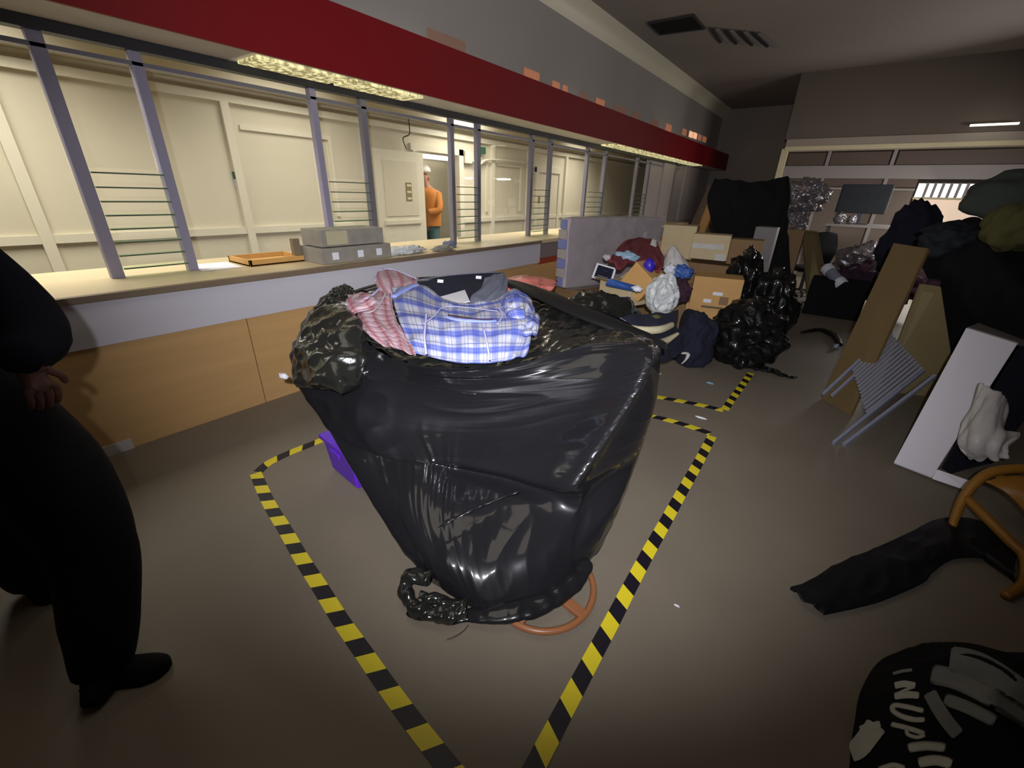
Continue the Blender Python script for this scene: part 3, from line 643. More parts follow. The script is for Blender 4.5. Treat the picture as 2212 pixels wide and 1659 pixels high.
def seam(pts, r, parent, m='pipe', name='seam'):
    tube(name, C(pts), r, m, parent, seg=6, sub=8, flat=0.5)
seam([(921,676,1.0),(919,700,.98),(917,730,.95),(921,765,.90)], .006, bs)
seam([(1045,710,.985),(1052,742,.955),(1058,778,.90)], .005, bs)
seam([(915,700,.985),(940,680,.995),(955,665,1.0),(985,662,1.0),(1040,668,1.0),(1075,672,1.0)], .004, bs)
seam([(1075,700,.985),(1085,680,.99),(1076,662,1.0)], .005, bs)
tube('collar_fold', C([(962,684,.995),(985,690,.992),(1020,693,.99),(1050,694,.988),(1072,693,.985)]), [.010, .016, .016, .014, .008], 'bluefold', bs, seg=10, sub=8, flat=0.5)
tube('dark_fold', C([(968,680,1.002),(1000,685,1.001),(1040,690,.999),(1064,690,.995)]), .005, 'wine', bs, seg=6, sub=6, flat=0.6)
def crease(a, f): return lambda u, v, p: a * (ridge(p.x * f, p.y * f, p.z * f) - 0.35) * min(1, min(u, 1 - u) * 5) * min(1, min(v, 1 - v) * 5)
sheet('bunched_sleeve', [C([(1078,656,.965),(1095,642,.99),(1112,632,1.0),(1132,644,.99),(1146,660,.965)]), C([(1080,668,.975),(1098,656,1.02),(1116,650,1.035),(1136,660,1.015),(1150,676,.96)]),
                         C([(1088,684,.965),(1104,676,1.005),(1120,672,1.02),(1138,680,.995),(1153,694,.945)]), C([(1100,704,.935),(1114,702,.955),(1128,700,.96),(1142,704,.94),(1154,712,.915)])], 'blue', bs, nu=60, nv=60, disp=crease(0.028, 13), thick=0.004, uvs=(.35, .4))
sheet('bunched_cuff', [C([(1128,690,.95),(1142,682,.965),(1158,676,.955),(1166,686,.92)]), C([(1126,708,.945),(1140,704,.97),(1154,700,.965),(1164,706,.915)]), C([(1126,728,.915),(1138,726,.935),(1150,724,.925),(1158,728,.89)])], 'blue', bs, nu=40, nv=40, disp=crease(0.02, 16), thick=0.004, uvs=(.3, .3))
fix(bs)
rs = thing('red_check_shirt', 'red and white checked shirt bunched at the left of the blue one', 'shirt', P(810, 690, z=.94))
rctrl = [C([(752,640,.95),(778,634,.96),(806,634,.97),(832,620,.99),(846,640,.975)]),
         C([(756,655,.94),(785,655,.955),(815,655,.965),(838,652,.965),(850,668,.955)]),
         C([(768,690,.915),(795,690,.925),(820,692,.93),(848,694,.93),(862,705,.92)]),
         C([(795,722,.885),(820,725,.895),(845,728,.90),(868,732,.895),(884,740,.885)]),
         C([(825,744,.868),(845,750,.868),(862,756,.866),(880,764,.864),(900,771,.862)])]
sheet('body', rctrl, 'redp', rs, nu=90, nv=90, disp=fold(0.016, 3.0, 2.6, 11), thick=0.004)
seam([(746,658,.965),(772,650,.97),(800,640,.985),(822,622,1.0),(838,618,1.0)], .010, rs)
seam([(785,676,.955),(805,672,.965),(822,655,.975),(834,630,.995)], .006, rs, 'redp')
sheet('bunched_sleeve', [C([(745,655,.945),(756,640,.96),(780,634,.965),(806,636,.965)]), C([(750,668,.945),(765,656,.975),(790,650,.985),(815,646,.98)]), C([(758,682,.925),(775,674,.95),(800,668,.96),(824,660,.955)])], 'redp', rs, nu=50, nv=40, disp=crease(0.022, 14), thick=0.004, uvs=(.6, .4))
fix(rs)
rs2 = thing('red_check_sleeve', 'upright fold of red checked cloth at the back left of the heap', 'cloth', P(845, 610, z=1.0))
sheet('fold', [C([(812,600,1.03),(822,585,1.05),(842,582,1.05),(870,592,1.03),(905,604,1.0)]),
               C([(812,612,1.01),(828,605,1.035),(850,602,1.035),(875,606,1.02),(900,612,1.0)]),
               C([(820,628,.985),(838,625,1.0),(856,622,1.0),(876,618,1.0),(892,618,.99)]),
               C([(836,642,.965),(846,638,.975),(856,634,.98),(868,628,.985),(880,624,.985)])], 'redp', rs2, nu=70, nv=50, disp=fold(0.014, 4, 1.5, 21), thick=0.004)
seam([(812,606,1.025),(810,596,1.04),(820,584,1.06),(845,581,1.06),(872,590,1.045),(900,602,1.02)], .007, rs2)
fix(rs2)
nv_ = thing('navy_trousers', 'navy garment with two small white labels behind the blue shirt', 'clothes', P(1000, 615, z=.97))
sheet('cloth', [C([(906,612,1.01),(950,600,1.02),(1000,594,1.02),(1050,590,1.02),(1088,590,1.01)]),
                C([(908,624,.985),(950,616,.99),(1000,610,.99),(1045,606,.99),(1086,606,.99)]),
                C([(912,640,.955),(950,636,.95),(1000,634,.95),(1045,640,.95),(1084,640,.955)]),
                C([(915,655,.93),(950,655,.92),(1000,656,.92),(1045,658,.92),(1080,656,.93)])], 'navy', nv_, nu=60, nv=30, disp=fold(0.006, 4, 2, 5), thick=0.004)
seam([(845,640,.985),(862,624,1.0),(885,610,1.01),(920,602,1.025),(970,595,1.03),(1030,590,1.03),(1080,588,1.025)], .006, nv_, 'greymesh', 'hem')
seam([(850,642,.985),(875,628,1.0),(900,616,1.01)], .03, nv_, 'bluefold', 'turned_edge')
for (a, b) in ((955, 606), (1037, 598)):
    c = P(a, b + 0.5, z=1.018); box('label', (-0.021, -0.004, -0.011), (0.021, 0.004, 0.011), 'paper', nv_, 0.001, Matrix.Translation(c + V3(0.004, -0.02, 0)) @ Matrix.Rotation(0.45, 4, 'Z') @ Matrix.Rotation(-0.5, 4, 'X'))
fix(nv_)
gm = thing('grey_garment', 'grey marl cloth between the navy garment and the black film band', 'clothes', P(1065, 630, z=.96))
sheet('cloth', [C([(1048,602,1.005),(1068,594,1.02),(1088,592,1.02),(1094,602,1.0)]), C([(1038,622,.985),(1060,618,1.0),(1082,615,1.0),(1095,620,.98)]),
                C([(1020,640,.97),(1045,642,.975),(1070,642,.975),(1090,640,.965)]), C([(1012,660,.95),(1040,665,.95),(1065,665,.95),(1085,660,.95)])], 'greymesh', gm, nu=50, nv=40, disp=fold(0.012, 3, 2, 15), thick=0.004)
fix(gm)
tag(slab('white_card', C([(936,645,.985),(1004,626,.995),(1015,651,.985),(950,662,.975)]), 0.004, 'paper'), 'white card lying between the blue shirt and the navy garment', 'card')
cb = thing('coral_bag', 'coral pink plastic bag behind the heap beyond the black band', 'bag', P(1140, 605, z=.9))
blob('bag', P(1138, 610, z=.88) + V3(0, 0, -0.02), (0.24, 0.28, 0.055), 'coral', cb, 0.3, 2, 31, 4, 0.8, rot=0.6)
fix(cb)
# small things about the heap
tag(blob('white_scrap', P(612, 812, z=.62), (0.035, 0.02, 0.014), 'paper', None, 0.5, 3, 6, 3, 0.8), 'white scrap sticking out at the left edge of the black heap', 'scrap')
tag(tube('bare_twig', [P(965, 1382, z=.004), P(985, 1374, z=.004), P(1002, 1362, z=.004), P(1012, 1350, z=.006)], [.002, .003, .003, .002], 'brown', seg=6), 'thin dark strip of string on the floor below the knotted film', 'string')
# bentwood ring base peeping out under the heap
rb = thing('bentwood_base', 'round tan bentwood base peeping out under the front of the heap', 'furniture base', (-0.63, 1.17, 0.02))
cc = V3(-0.655, 1.185, 0.03); R0 = 0.225
tube('ring', [cc + V3(R0 * math.cos(a) * 0.98, R0 * 1.02 * math.sin(a), 0) for a in [k * math.pi / 6 for k in range(12)]], 0.014, 'copper', rb, closed=True, seg=12, sub=6)
for a in (-0.15, -1.45, -2.75, 1.8): bar('cross_piece', cc, cc + V3(R0 * math.cos(a), R0 * math.sin(a), 0.004), 0.045, 0.022, 'copper', rb, 0.006)
fix(rb)
# purple crate
pb = thing('purple_crate', 'purple plastic box on the floor behind the left of the heap', 'box', P(730, 1000, z=0))
q = [P(703, 1000, z=.02), P(770, 1066, z=.0), P(800, 1060, z=.0), P(760, 985, z=.0)]
def up(p, h): return p + V3(0, 0, h)
pa, pb_, = P(712, 985, z=.06), P(772, 1064, z=.01)
M4 = Matrix.Translation(V3(-1.99, 1.22, 0.0)) @ Matrix.Rotation(math.radians(-6), 4, 'Z')
bm = bmesh.new()
bx0, bx1, by0, by1, bh = -0.19, 0.17, -0.14, 0.14, 0.24
vb = [bm.verts.new(M4 @ V3(x * 0.86, y * 0.86, 0.003)) for x, y in ((bx0, by0), (bx1, by0), (bx1, by1), (bx0, by1))]
vt = [bm.verts.new(M4 @ V3(x, y, bh)) for x, y in ((bx0, by0), (bx1, by0), (bx1, by1), (bx0, by1))]
bm.faces.new(vb[::-1]); bm.faces.new(vt)
for i in range(4): bm.faces.new((vb[i], vb[(i + 1) % 4], vt[(i + 1) % 4], vt[i]))
bmesh.ops.bevel(bm, geom=list(bm.edges), offset=0.015, segments=3, affect='EDGES'); bm_obj('body', bm, 'purple', pb)
box('rim', (bx0 - 0.012, by0 - 0.012, bh - 0.02), (bx1 + 0.012, by1 + 0.012, bh + 0.008), 'purple', pb, 0.005, M4)
box('handle', (-0.05, by0 - 0.022, bh - 0.05), (0.05, by0 - 0.008, bh - 0.022), 'purple', pb, 0.004, M4)
fix(pb)

# ------------------------------------------------------------------ things on the counter
t = thing('grey_carton', 'upper of two grey cartons stacked on the counter by the second slatted opening', 'box', (-3.62, 2.33, 1.15))
box('body', (-3.76, 2.03, 1.135), (-3.46, 2.66, 1.27), 'conc', t, 0.008); box('label', (-3.459, 2.08, 1.15), (-3.457, 2.28, 1.26), 'creamcloth', t); fix(t)
t = thing('grey_carton', 'lower of two grey cartons stacked on the counter by the second slatted opening', 'box', (-3.62, 2.33, 1.0))
box('body', (-3.80, 2.0, 1.0), (-3.44, 2.72, 1.128), 'conc', t, 0.01)
for a in (2.1, 2.35, 2.55): box('sticker', (-3.439, a, 1.03), (-3.437, a + 0.06, 1.09), 'paper', t)
fix(t)
tag(blob('plastic_packet', (-3.52, 2.95, 1.035), (0.09, 0.24, 0.04), 'clearbag', None, 0.5, 3, 8, 4, 0.8, zmin=1.001), 'crumpled clear packet on the counter right of the grey cartons', 'packet')
tag(blob('plastic_packet', (-3.44, 3.42, 1.025), (0.06, 0.14, 0.03), 'conc', None, 0.6, 3, 18, 4, 0.9, zmin=1.001), 'small crumpled dark packet on the counter by the grey post left of the doorway', 'packet')
tag(blob('paper_ball', (-3.60, 3.68, 1.03), (0.05, 0.09, 0.04), 'greymesh', None, 0.6, 3, 19, 4, 0.9, zmin=1.001), 'small crumpled purple grey scrap at the foot of the grey post', 'scrap')
t = thing('wooden_tray', 'shallow pine tray on the counter left of the grey cartons', 'tray', (-3.95, 1.75, 1.0))
box('base', (-4.1, 1.55, 1.001), (-3.72, 2.02, 1.012), 'pine', t)
for lo, hi in (((-4.1, 1.55, 1.0), (-3.72, 1.57, 1.05)), ((-4.1, 2.0, 1.0), (-3.72, 2.02, 1.05)), ((-4.1, 1.55, 1.0), (-4.08, 2.02, 1.05)), ((-3.74, 1.55, 1.0), (-3.72, 2.02, 1.05))): box('side', lo, hi, 'pine', t, 0.002)
fix(t)
tag(box('wood_block', (-3.78, 1.93, 1.052), (-3.73, 1.99, 1.19), 'oakdark', None, 0.003), 'small upright brown block beside the pine tray', 'block')
tag(slab('paper_sheet', [V3(-4.1, 1.25, 1.002), V3(-3.75, 1.22, 1.002), V3(-3.74, 1.5, 1.002), V3(-4.08, 1.52, 1.002)], 0.003, 'paper'), 'white paper sheet on the counter left of the pine tray', 'paper')

# ------------------------------------------------------------------ person in the lit doorway
pd = thing('person', 'person in white cap and orange jacket standing in the lit doorway', 'person', (-6.75, 6.55, 0))
def skin_body(name, joints, edges, m, parent, sub=2, root=0):
    me = bpy.data.meshes.new(name); me.from_pydata([Vector(j[:3]) for j in joints], edges, []); o = link(name, me, m, parent)
    md = o.modifiers.new('skin', 'SKIN')
    for i, j in enumerate(joints):
        r = j[3]; sv = me.skin_vertices[0].data[i]; sv.radius = r if isinstance(r, tuple) else (r, r); sv.use_root = (i == root)
    s = o.modifiers.new('smooth', 'SUBSURF'); s.levels = s.render_levels = sub
    md.use_smooth_shade = True
    return o
bx, by = -6.72, 6.50
skin_body('body', [(bx, by, .98, (.14, .18)), (bx, by, 1.2, (.13, .18)), (bx, by, 1.42, (.12, .20)), (bx + .02, by, 1.56, .055), (bx + .04, by - .02, 1.66, .085), (bx + .045, by - .02, 1.78, .09),
                   (bx, by + .2, 1.45, .07), (bx + .1, by + .26, 1.18, .05), (bx + .22, by + .1, 1.15, .04), (bx, by - .2, 1.45, .07), (bx + .08, by - .26, 1.18, .05), (bx + .2, by - .2, 1.0, .035),
                   (bx, by + .1, .9, .1), (bx, by + .11, .5, .07), (bx, by + .11, .08, .05), (bx, by - .1, .9, .1), (bx, by - .11, .5, .07), (bx, by - .11, .08, .05), (bx + .16, by + .11, .05, .04), (bx + .16, by - .11, .05, .04)],
          [(0, 1), (1, 2), (2, 3), (3, 4), (4, 5), (2, 6), (6, 7), (7, 8), (2, 9), (9, 10), (10, 11), (0, 12), (12, 13), (13, 14), (0, 15), (15, 16), (16, 17), (14, 18), (17, 19)], 'skin2', pd)
sheet('orange_jacket', [[V3(bx + r * 1.15 * math.cos(a), by + s * math.sin(a), z) for a in [k * math.pi / 4 for k in range(8)]] for z, r, s in ((1.54, .08, .10), (1.47, .15, .24), (1.3, .17, .27), (1.1, .165, .25), (.92, .17, .24))], 'orangecloth', pd, nu=32, nv=16, closed_u=True)
tube('jacket_sleeve', [(bx, by + .2, 1.45), (bx + .1, by + .27, 1.2), (bx + .2, by + .12, 1.15)], [.08, .065, .055], 'orangecloth', pd)
tube('jacket_sleeve', [(bx, by - .2, 1.45), (bx + .08, by - .27, 1.2), (bx + .18, by - .21, 1.04)], [.08, .065, .055], 'orangecloth', pd)
sheet('teal_bag', [[V3(bx + .17, by - .2 + a * .09, z) for a in range(3)] for z in (1.32, 1.1, .8)], 'tealcloth', pd, nu=6, nv=6, thick=0.03)
for s in (-1, 1): tube('trouser_leg', [(bx, by + s * .1, .95), (bx, by + s * .11, .5), (bx, by + s * .11, .1)], [.11, .085, .075], 'tealcloth', pd)
hc = V3(bx + .045, by - .02, 1.80)
bm = bmesh.new(); bmesh.ops.create_uvsphere(bm, u_segments=20, v_segments=12, radius=1)
for v in bm.verts: v.co = hc + V3(v.co.x * .135, v.co.y * .12, max(v.co.z, -0.15) * .12)
bm_obj('cap', bm, 'hat', pd, True)
sheet('cap_peak', [[hc + V3(.05 + r * math.cos(a), -.02 + r * math.sin(a) * .8, 0.0 - r * .1) for a in (-2.6, -1.8, -1.0)] for r in (.09, .15, .19)], 'hat', pd, nu=8, nv=4, thick=0.01)
for s in (-1, 1): blob('eye', (bx + .128, by - .02 + s * .03, 1.71), (.008, .012, .008), 'dark', pd, 0, 1, 0, 2)
blob('nose', (bx + .135, by - .02, 1.68), (.016, .012, .022), 'skin2', pd, 0, 1, 0, 2)
blob('mouth', (bx + .125, by - .02, 1.635), (.008, .024, .006), 'maroon', pd, 0, 1, 0, 2)
for s in (-1, 1): blob('ear', (bx + .04, by - .02 + s * .09, 1.69), (.018, .012, .03), 'skin2', pd, 0, 1, 0, 2)
fix(pd); pd.location = (-6.42, 6.10, 0); pd.rotation_euler = (0, 0, -1.25); pd.scale = (1.06, 1.06, 1.06)

# ------------------------------------------------------------------ dark figure at the left edge
pl = thing('person', 'dark figure in navy jacket and black trousers standing at the left edge', 'person', (-1.9, 0.0, 0))
def hand(parent, wrist, d, up_, m, size=0.18, curl=0.5, side=1):
    """palm and five bent fingers as one skinned mesh; d = direction of the fingers, up_ = back of the hand"""
    d = Vector(d).normalized(); u = Vector(up_); u = (u - d * u.dot(d)).normalized(); s = d.cross(u) * side
    w = Vector(wrist); J = [tuple(w) + (.026,), tuple(w + d * .05) + ((.036, .018),)]; E_ = [(0, 1)]
    for k, (off, ln) in enumerate(((-.032, .068), (-.011, .080), (.011, .075), (.031, .058))):
        b = w + d * .085 + s * off; c1 = b + d * ln * .42 - u * ln * .2 * curl; c2 = c1 + d * ln * .3 - u * ln * .4 * curl; c3 = c2 + d * ln * .1 - u * ln * .35 * curl
        i = len(J); J += [tuple(b) + (.0105,), tuple(c1) + (.0095,), tuple(c2) + (.0085,), tuple(c3) + (.007,)]; E_ += [(1, i), (i, i + 1), (i + 1, i + 2), (i + 2, i + 3)]
    b = w + d * .03 - s * .03; c1 = b + d * .03 - s * .03 - u * .01; c2 = c1 + d * .03 - s * .008 - u * .015; i = len(J)
    J += [tuple(b) + (.014,), tuple(c1) + (.011,), tuple(c2) + (.009,)]; E_ += [(0, i), (i, i + 1), (i + 1, i + 2)]
    return skin_body('hand', J, E_, m, parent, 2)
bx, by = -2.16, -0.16
skin_body('body', [(bx, by, .96, (.15, .15)), (bx, by, 1.2, (.13, .14)), (bx, by, 1.42, (.13, .16)), (bx, by, 1.56, .055), (bx + .03, by, 1.68, .085), (bx + .03, by, 1.78, .085),
                   (bx + .02, by + .2, 1.44, .06), (bx + .12, by + .29, 1.20, .05), (bx + .34, by + .26, 1.12, .035),
                   (bx + .02, by - .2, 1.44, .06), (bx + .05, by - .26, 1.18, .05), (bx + .2, by - .2, 1.02, .035),
                   (bx + .02, by + .08, .9, .10), (bx + .34, by + .2, .5, .075), (bx + .48, by + .11, .10, .05), (bx, by - .1, .9, .10), (bx - .12, by, .5, .075), (bx - .2, by + .04, .10, .05)],
          [(0, 1), (1, 2), (2, 3), (3, 4), (4, 5), (2, 6), (6, 7), (7, 8), (2, 9), (9, 10), (10, 11), (0, 12), (12, 13), (13, 14), (0, 15), (15, 16), (16, 17)], 'skin', pl)
def hoop(c, rx, ry, n=10): return [Vector(c) + V3(rx * math.cos(k * 2 * math.pi / n), ry * math.sin(k * 2 * math.pi / n), 0) for k in range(n)]
sheet('jacket', [hoop((bx, by, z), rx, ry) for z, rx, ry in ((1.52, .07, .08), (1.46, .14, .21), (1.35, .18, .24), (1.15, .19, .22), (1.0, .20, .21), (.86, .21, .22))], 'jacket', pl, nu=48, nv=36, closed_u=True, disp=lambda u, v, p: 0.012 * ridge(u * 8, v * 6, 3))
tube('sleeve', [(bx + .02, by + .20, 1.46), (bx + .12, by + .30, 1.24), (bx + .24, by + .30, 1.15), (bx + .36, by + .24, 1.13)], [.085, .08, .078, .055], 'jacket', pl, seg=16)
tube('sleeve', [(bx + .02, by - .20, 1.46), (bx + .05, by - .27, 1.2), (bx + .19, by - .21, 1.04)], [.085, .07, .055], 'jacket', pl, seg=16)
hand(pl, (bx + .36, by + .25, 1.11), (0.15, 0.05, -1), (1, 0.3, 0.1), 'skin', curl=0.8)
hand(pl, (bx + .20, by - .20, 1.02), (0.3, 0.1, -1), (1, -0.3, 0.1), 'skin', curl=0.7)
tube('trouser_leg', [(bx + .04, by + .08, .98), (bx + .24, by + .19, .72), (bx + .37, by + .20, .45), (bx + .46, by + .14, .22), (bx + .50, by + .09, .06)], [.17, .145, .12, .105, .08], 'blackcloth', pl, seg=18)
tube('trouser_leg', [(bx - .04, by - .02, .95), (bx - .12, by, .5), (bx - .2, by + .04, .08)], [.16, .12, .10], 'blackcloth', pl, seg=18)
def shoe(name, heel, toe, parent, m='blackcloth'):
    h, t_ = Vector(heel), Vector(toe); d = (t_ - h); L = d.length; d.normalize(); s = V3(-d.y, d.x, 0)
    rows = []
    for f, w_, hh in ((-.02, .02, .05), (.06, .036, .09), (.25, .040, .10), (.5, .044, .075), (.75, .050, .055), (.93, .038, .045), (1.02, .012, .03)):
        c = h + d * L * f; rows.append([c + s * w_ * x + V3(0, 0, .003 + hh * z) for x, z in ((-1, 0), (-1.05, .35), (-.6, .85), (0, 1), (.6, .85), (1.05, .35), (1, 0), (0, 0))])
    u_ = sheet('upper', rows, m, parent, nu=24, nv=28, closed_u=True, cap=True)
    slab('sole', [h - d * .005 - s * .044 + V3(0, 0, .001), h + d * L * .75 - s * .056 + V3(0, 0, .001), h + d * L * 1.01 + V3(0, 0, .001), h + d * L * .75 + s * .056 + V3(0, 0, .001), h - d * .005 + s * .044 + V3(0, 0, .001)], 0.018, m, parent, n=V3(0, 0, 1))
    return u_
shoe('shoe', (-1.70, -0.11, 0), (-1.54, 0.07, 0), pl)
shoe('shoe', (-2.45, -0.15, 0), (-2.22, -0.10, 0), pl)
tube('trouser_hem', [(bx + .49, by + .10, .10), (bx + .54, by + .07, .055), (bx + .59, by + .03, .03)], [.06, .05, .025], 'blackcloth', pl, seg=12)
for s in (-1, 1): blob('eye', (bx + .112, by + s * .03, 1.73), (.01, .014, .009), 'dark', pl, 0, 1, 0, 2)
blob('nose', (bx + .12, by, 1.69), (.02, .015, .028), 'skin', pl, 0, 1, 0, 2)
blob('mouth', (bx + .11, by, 1.64), (.01, .028, .007), 'maroon', pl, 0, 1, 0, 2)
for s in (-1, 1): blob('ear', (bx + .03, by + s * .087, 1.71), (.02, .012, .032), 'skin', pl, 0, 1, 0, 2)
bm = bmesh.new(); bmesh.ops.create_uvsphere(bm, u_segments=20, v_segments=12, radius=1)
for v in bm.verts: v.co = V3(bx + .012 + v.co.x * .10, by + v.co.y * .098, 1.77 + v.co.z * .095)
bm_obj('hair', bm, 'blackcloth', pl, True)
fix(pl)

# ------------------------------------------------------------------ black printed garment, bottom right
tg = thing('printed_t_shirt', 'black cotton garment with white letters crumpled on the floor, bottom right corner', 'clothes', (0.8, 1.45, 0))
def mound_z(x, y):
    f = 0.16 * math.exp(-(((x - .86) / .42) ** 2 + ((y - 1.38) / .40) ** 2) ** 1.6)
    return f + 0.018 * (ridge(x * 4 + y * 2, y * 3, 2) - 0.3) * min(1, f * 12)
mg = []
N_ = 60
edge = C([(1905,1425,0),(1860,1490,0),(1845,1560,0),(1835,1640,0),(1840,1740,0),(1960,1900,0),(2200,1950,0),(2500,1850,0),(2600,1600,0),(2380,1460,0),(2220,1428,0),(2080,1402,0),(1990,1400,0)])
cen0 = sum(edge, Vector()) / len(edge)
rows = []
for k in range(7):
    f = 1 - k / 6.0
    r = []
    for e in edge:
        p = cen0.lerp(e, f); p.z = 0.004 + (0 if k == 0 else 0.21 * (1 - f ** 2.6)); r.append(p)
    rows.append(r)
gmesh = sheet('cloth', rows, 'blackcloth', tg, nu=110, nv=60, closed_u=True, disp=lambda u, v, p: -0.03 * (ridge(p.x * 5, p.y * 5, 1) - 0.4) * min(1, v * 5) )
bpy.context.view_layer.update()
bvh = BVHTree.FromPolygons([v.co.copy() for v in gmesh.data.vertices], [tuple(p.vertices) for p in gmesh.data.polygons])
def on_cloth(px, py, lift=0.004):
    d = c2w(Vector(((px - CX) / F, (py - CY) / F, 1))).normalized(); h = bvh.ray_cast(O, d)
    if h[0] is None: return P(px, py, z=0.01)
    n_ = h[1] if h[1].dot(d) < 0 else -h[1]
    return h[0] + n_ * lift
def print_stroke(name, pts, wd, m):
    """flat print lying on the cloth: a ribbon of small quads"""
    n = (len(pts) - 1) * 6; pp = [Vector((a, b, 0)) for a, b in pts]; cen = [crom(pp, i / 6) for i in range(n + 1)]
    bm = bmesh.new(); rows_ = []
    for i, c in enumerate(cen):
        d = cen[min(i + 1, n)] - cen[max(i - 1, 0)]; d.normalize(); s = Vector((d.y, -d.x, 0)) * wd / 2 * (0.75 if i in (0, n) else 1)
        rows_.append([bm.verts.new(on_cloth(*(c + s * k).to_2d())) for k in (-1, -.33, .33, 1)])
    for i in range(n):
        for k in range(3): bm.faces.new((rows_[i][k], rows_[i][k + 1], rows_[i + 1][k + 1], rows_[i + 1][k]))
    ex = bmesh.ops.extrude_face_region(bm, geom=list(bm.faces))
    return bm_obj(name, bm, m, tg, True)
# letters read down the garment, lying on their side: N U P
print_stroke('letter', [(1934, 1484), (1955, 1480), (1978, 1484)], 15, 'letter')
print_stroke('letter', [(1934, 1506), (1960, 1503), (1986, 1505)], 15, 'letter')
print_stroke('letter', [(1976, 1486), (1955, 1494), (1938, 1503)], 7, 'letter')
print_stroke('letter', [(1996, 1538), (1960, 1529), (1934, 1526), (1930, 1536), (1945, 1548), (1972, 1556), (1998, 1556)], 12, 'letter')
print_stroke('letter', [(1926, 1566), (1960, 1574), (1998, 1586)], 12, 'letter')
print_stroke('letter', [(1960, 1576), (1962, 1588), (1982, 1594), (1998, 1588)], 9, 'letter')
print_stroke('letter', [(1962, 1618), (2000, 1612), (2042, 1616)], 22, 'letter')
print_stroke('letter', [(1984, 1650), (2020, 1644), (2056, 1652)], 24, 'letter')
print_stroke('white_patch', [(1896, 1568), (1880, 1590), (1858, 1618), (1840, 1626)], 46, 'letter')
print_stroke('white_patch', [(1904, 1566), (1860, 1578)], 16, 'letter')
print_stroke('white_patch', [(1900, 1664), (1930, 1655), (1955, 1662)], 12, 'letter')
print_stroke('top_mark', [(1930, 1458), (1950, 1452), (1972, 1449)], 8, 'greyprint')
print_stroke('grey_print', [(2052, 1426), (2110, 1438), (2180, 1480), (2240, 1530)], 56, 'greyprint')
print_stroke('grey_print', [(2012, 1458), (2060, 1468), (2110, 1490), (2180, 1530), (2240, 1570)], 44, 'greyprint')
print_stroke('grey_print', [(2008, 1498), (2025, 1530), (2045, 1560), (2068, 1588)], 30, 'greyprint')
print_stroke('grey_print', [(2040, 1512), (2090, 1530), (2150, 1560)], 28, 'greyprint')
fix(tg)

# ------------------------------------------------------------------ black film lying on the floor at the right
fl = thing('black_film_strip', 'flat strip of black plastic lying on the floor, its pointed end towards the tape', 'plastic sheet', (0.55, 2.2, 0))
fp = [[(1708,1281),(1735,1300),(1775,1330)], [(1760,1252),(1800,1272),(1840,1318)], [(1820,1218),(1868,1250),(1905,1300)], [(1890,1190),(1930,1225),(1990,1262)], [(1960,1158),(1990,1200),(2010,1238)], [(2030,1125),(2050,1170),(2060,1210)], [(2110,1128),(2110,1180),(2150,1215)], [(2190,1180),(2190,1230),(2200,1260)]]
sheet('film', [[P(a, b, z=0.012 if k != 1 else 0.04) for k, (a, b) in enumerate(r)] for r in fp], 'bagmatt', fl, nu=40, nv=120, disp=lambda u, v, p: -0.010 - 0.018 * ridge(u * 3 + v * 2, v * 7, 4) * (1 if 0.05 < u < 0.95 else 0.3), thick=0.002)
fix(fl)
# ------------------------------------------------------------------ orange wooden chair lying at the right edge
oc = thing('wooden_chair', 'orange brown bentwood chair tipped over at the right edge', 'chair', P(2150, 1180, z=0))
tube('curved_leg', C([(2056,1138,.03),(2078,1082,.14),(2110,1040,.24),(2150,1018,.30),(2215,1012,.34)]), [.018, .022, .024, .026, .026], 'orangewood', oc)
tube('curved_leg', C([(2088,1076,.16),(2130,1118,.14),(2180,1168,.10),(2215,1205,.07),(2210,1260,.03),(2172,1288,.02)]), [.02, .024, .024, .024, .02, .018], 'orangewood', oc)
tube('stretcher', C([(2160,1030,.26),(2215,1085,.22),(2260,1150,.16)]), .02, 'orangewood', oc)
sheet('seat', [C([(2128,1040,.27),(2190,1030,.31),(2290,1040,.33)]), C([(2180,1070,.24),(2250,1080,.28),(2340,1100,.30)]), C([(2230,1120,.2),(2290,1140,.24),(2360,1170,.26)])], 'orangewood', oc, nu=14, nv=10, thick=0.025)
tube('back_rail', C([(2215,1205,.07),(2280,1220,.1),(2340,1190,.16)]), .018, 'orangewood', oc)
fix(oc)
# ------------------------------------------------------------------ white bookcase leaning
bc = thing('white_shelf_unit', 'white shelf unit tipped on its corner in front of the dark heap at the right', 'shelf', P(1970, 1015, z=0))
A, B, C_, D = P(1930, 1002, z=.01), P(2012, 1034, z=.01), P(2196, 746, y=4.25), P(2086, 712, y=4.35)
slab('side_panel', [A, B, C_, D], 0.022, 'whitepanel', bc, 0.003)
E1, E2 = P(2094, 1062, z=.01), P(2100, 1044, z=.08)
slab('bottom_panel', [B, E1, P(2110, 1044, z=.06), P(2024, 1014, z=.07)], 0.02, 'whitepanel', bc, 0.003)
slab('top_panel', [D, C_, P(2240, 752, y=4.5), P(2110, 702, y=4.75)], 0.02, 'greyband', bc, 0.003)
slab('back_panel', [B + V3(.05, .12, .04), P(2100, 1055, y=3.75), P(2290, 800, y=4.6), C_ + V3(.05, .12, 0)], 0.006, 'navy', bc)
fix(bc)
wb_ = thing('white_sack', 'white cloth sack hanging in the tipped shelf unit', 'sack', P(2130, 930, z=.3))
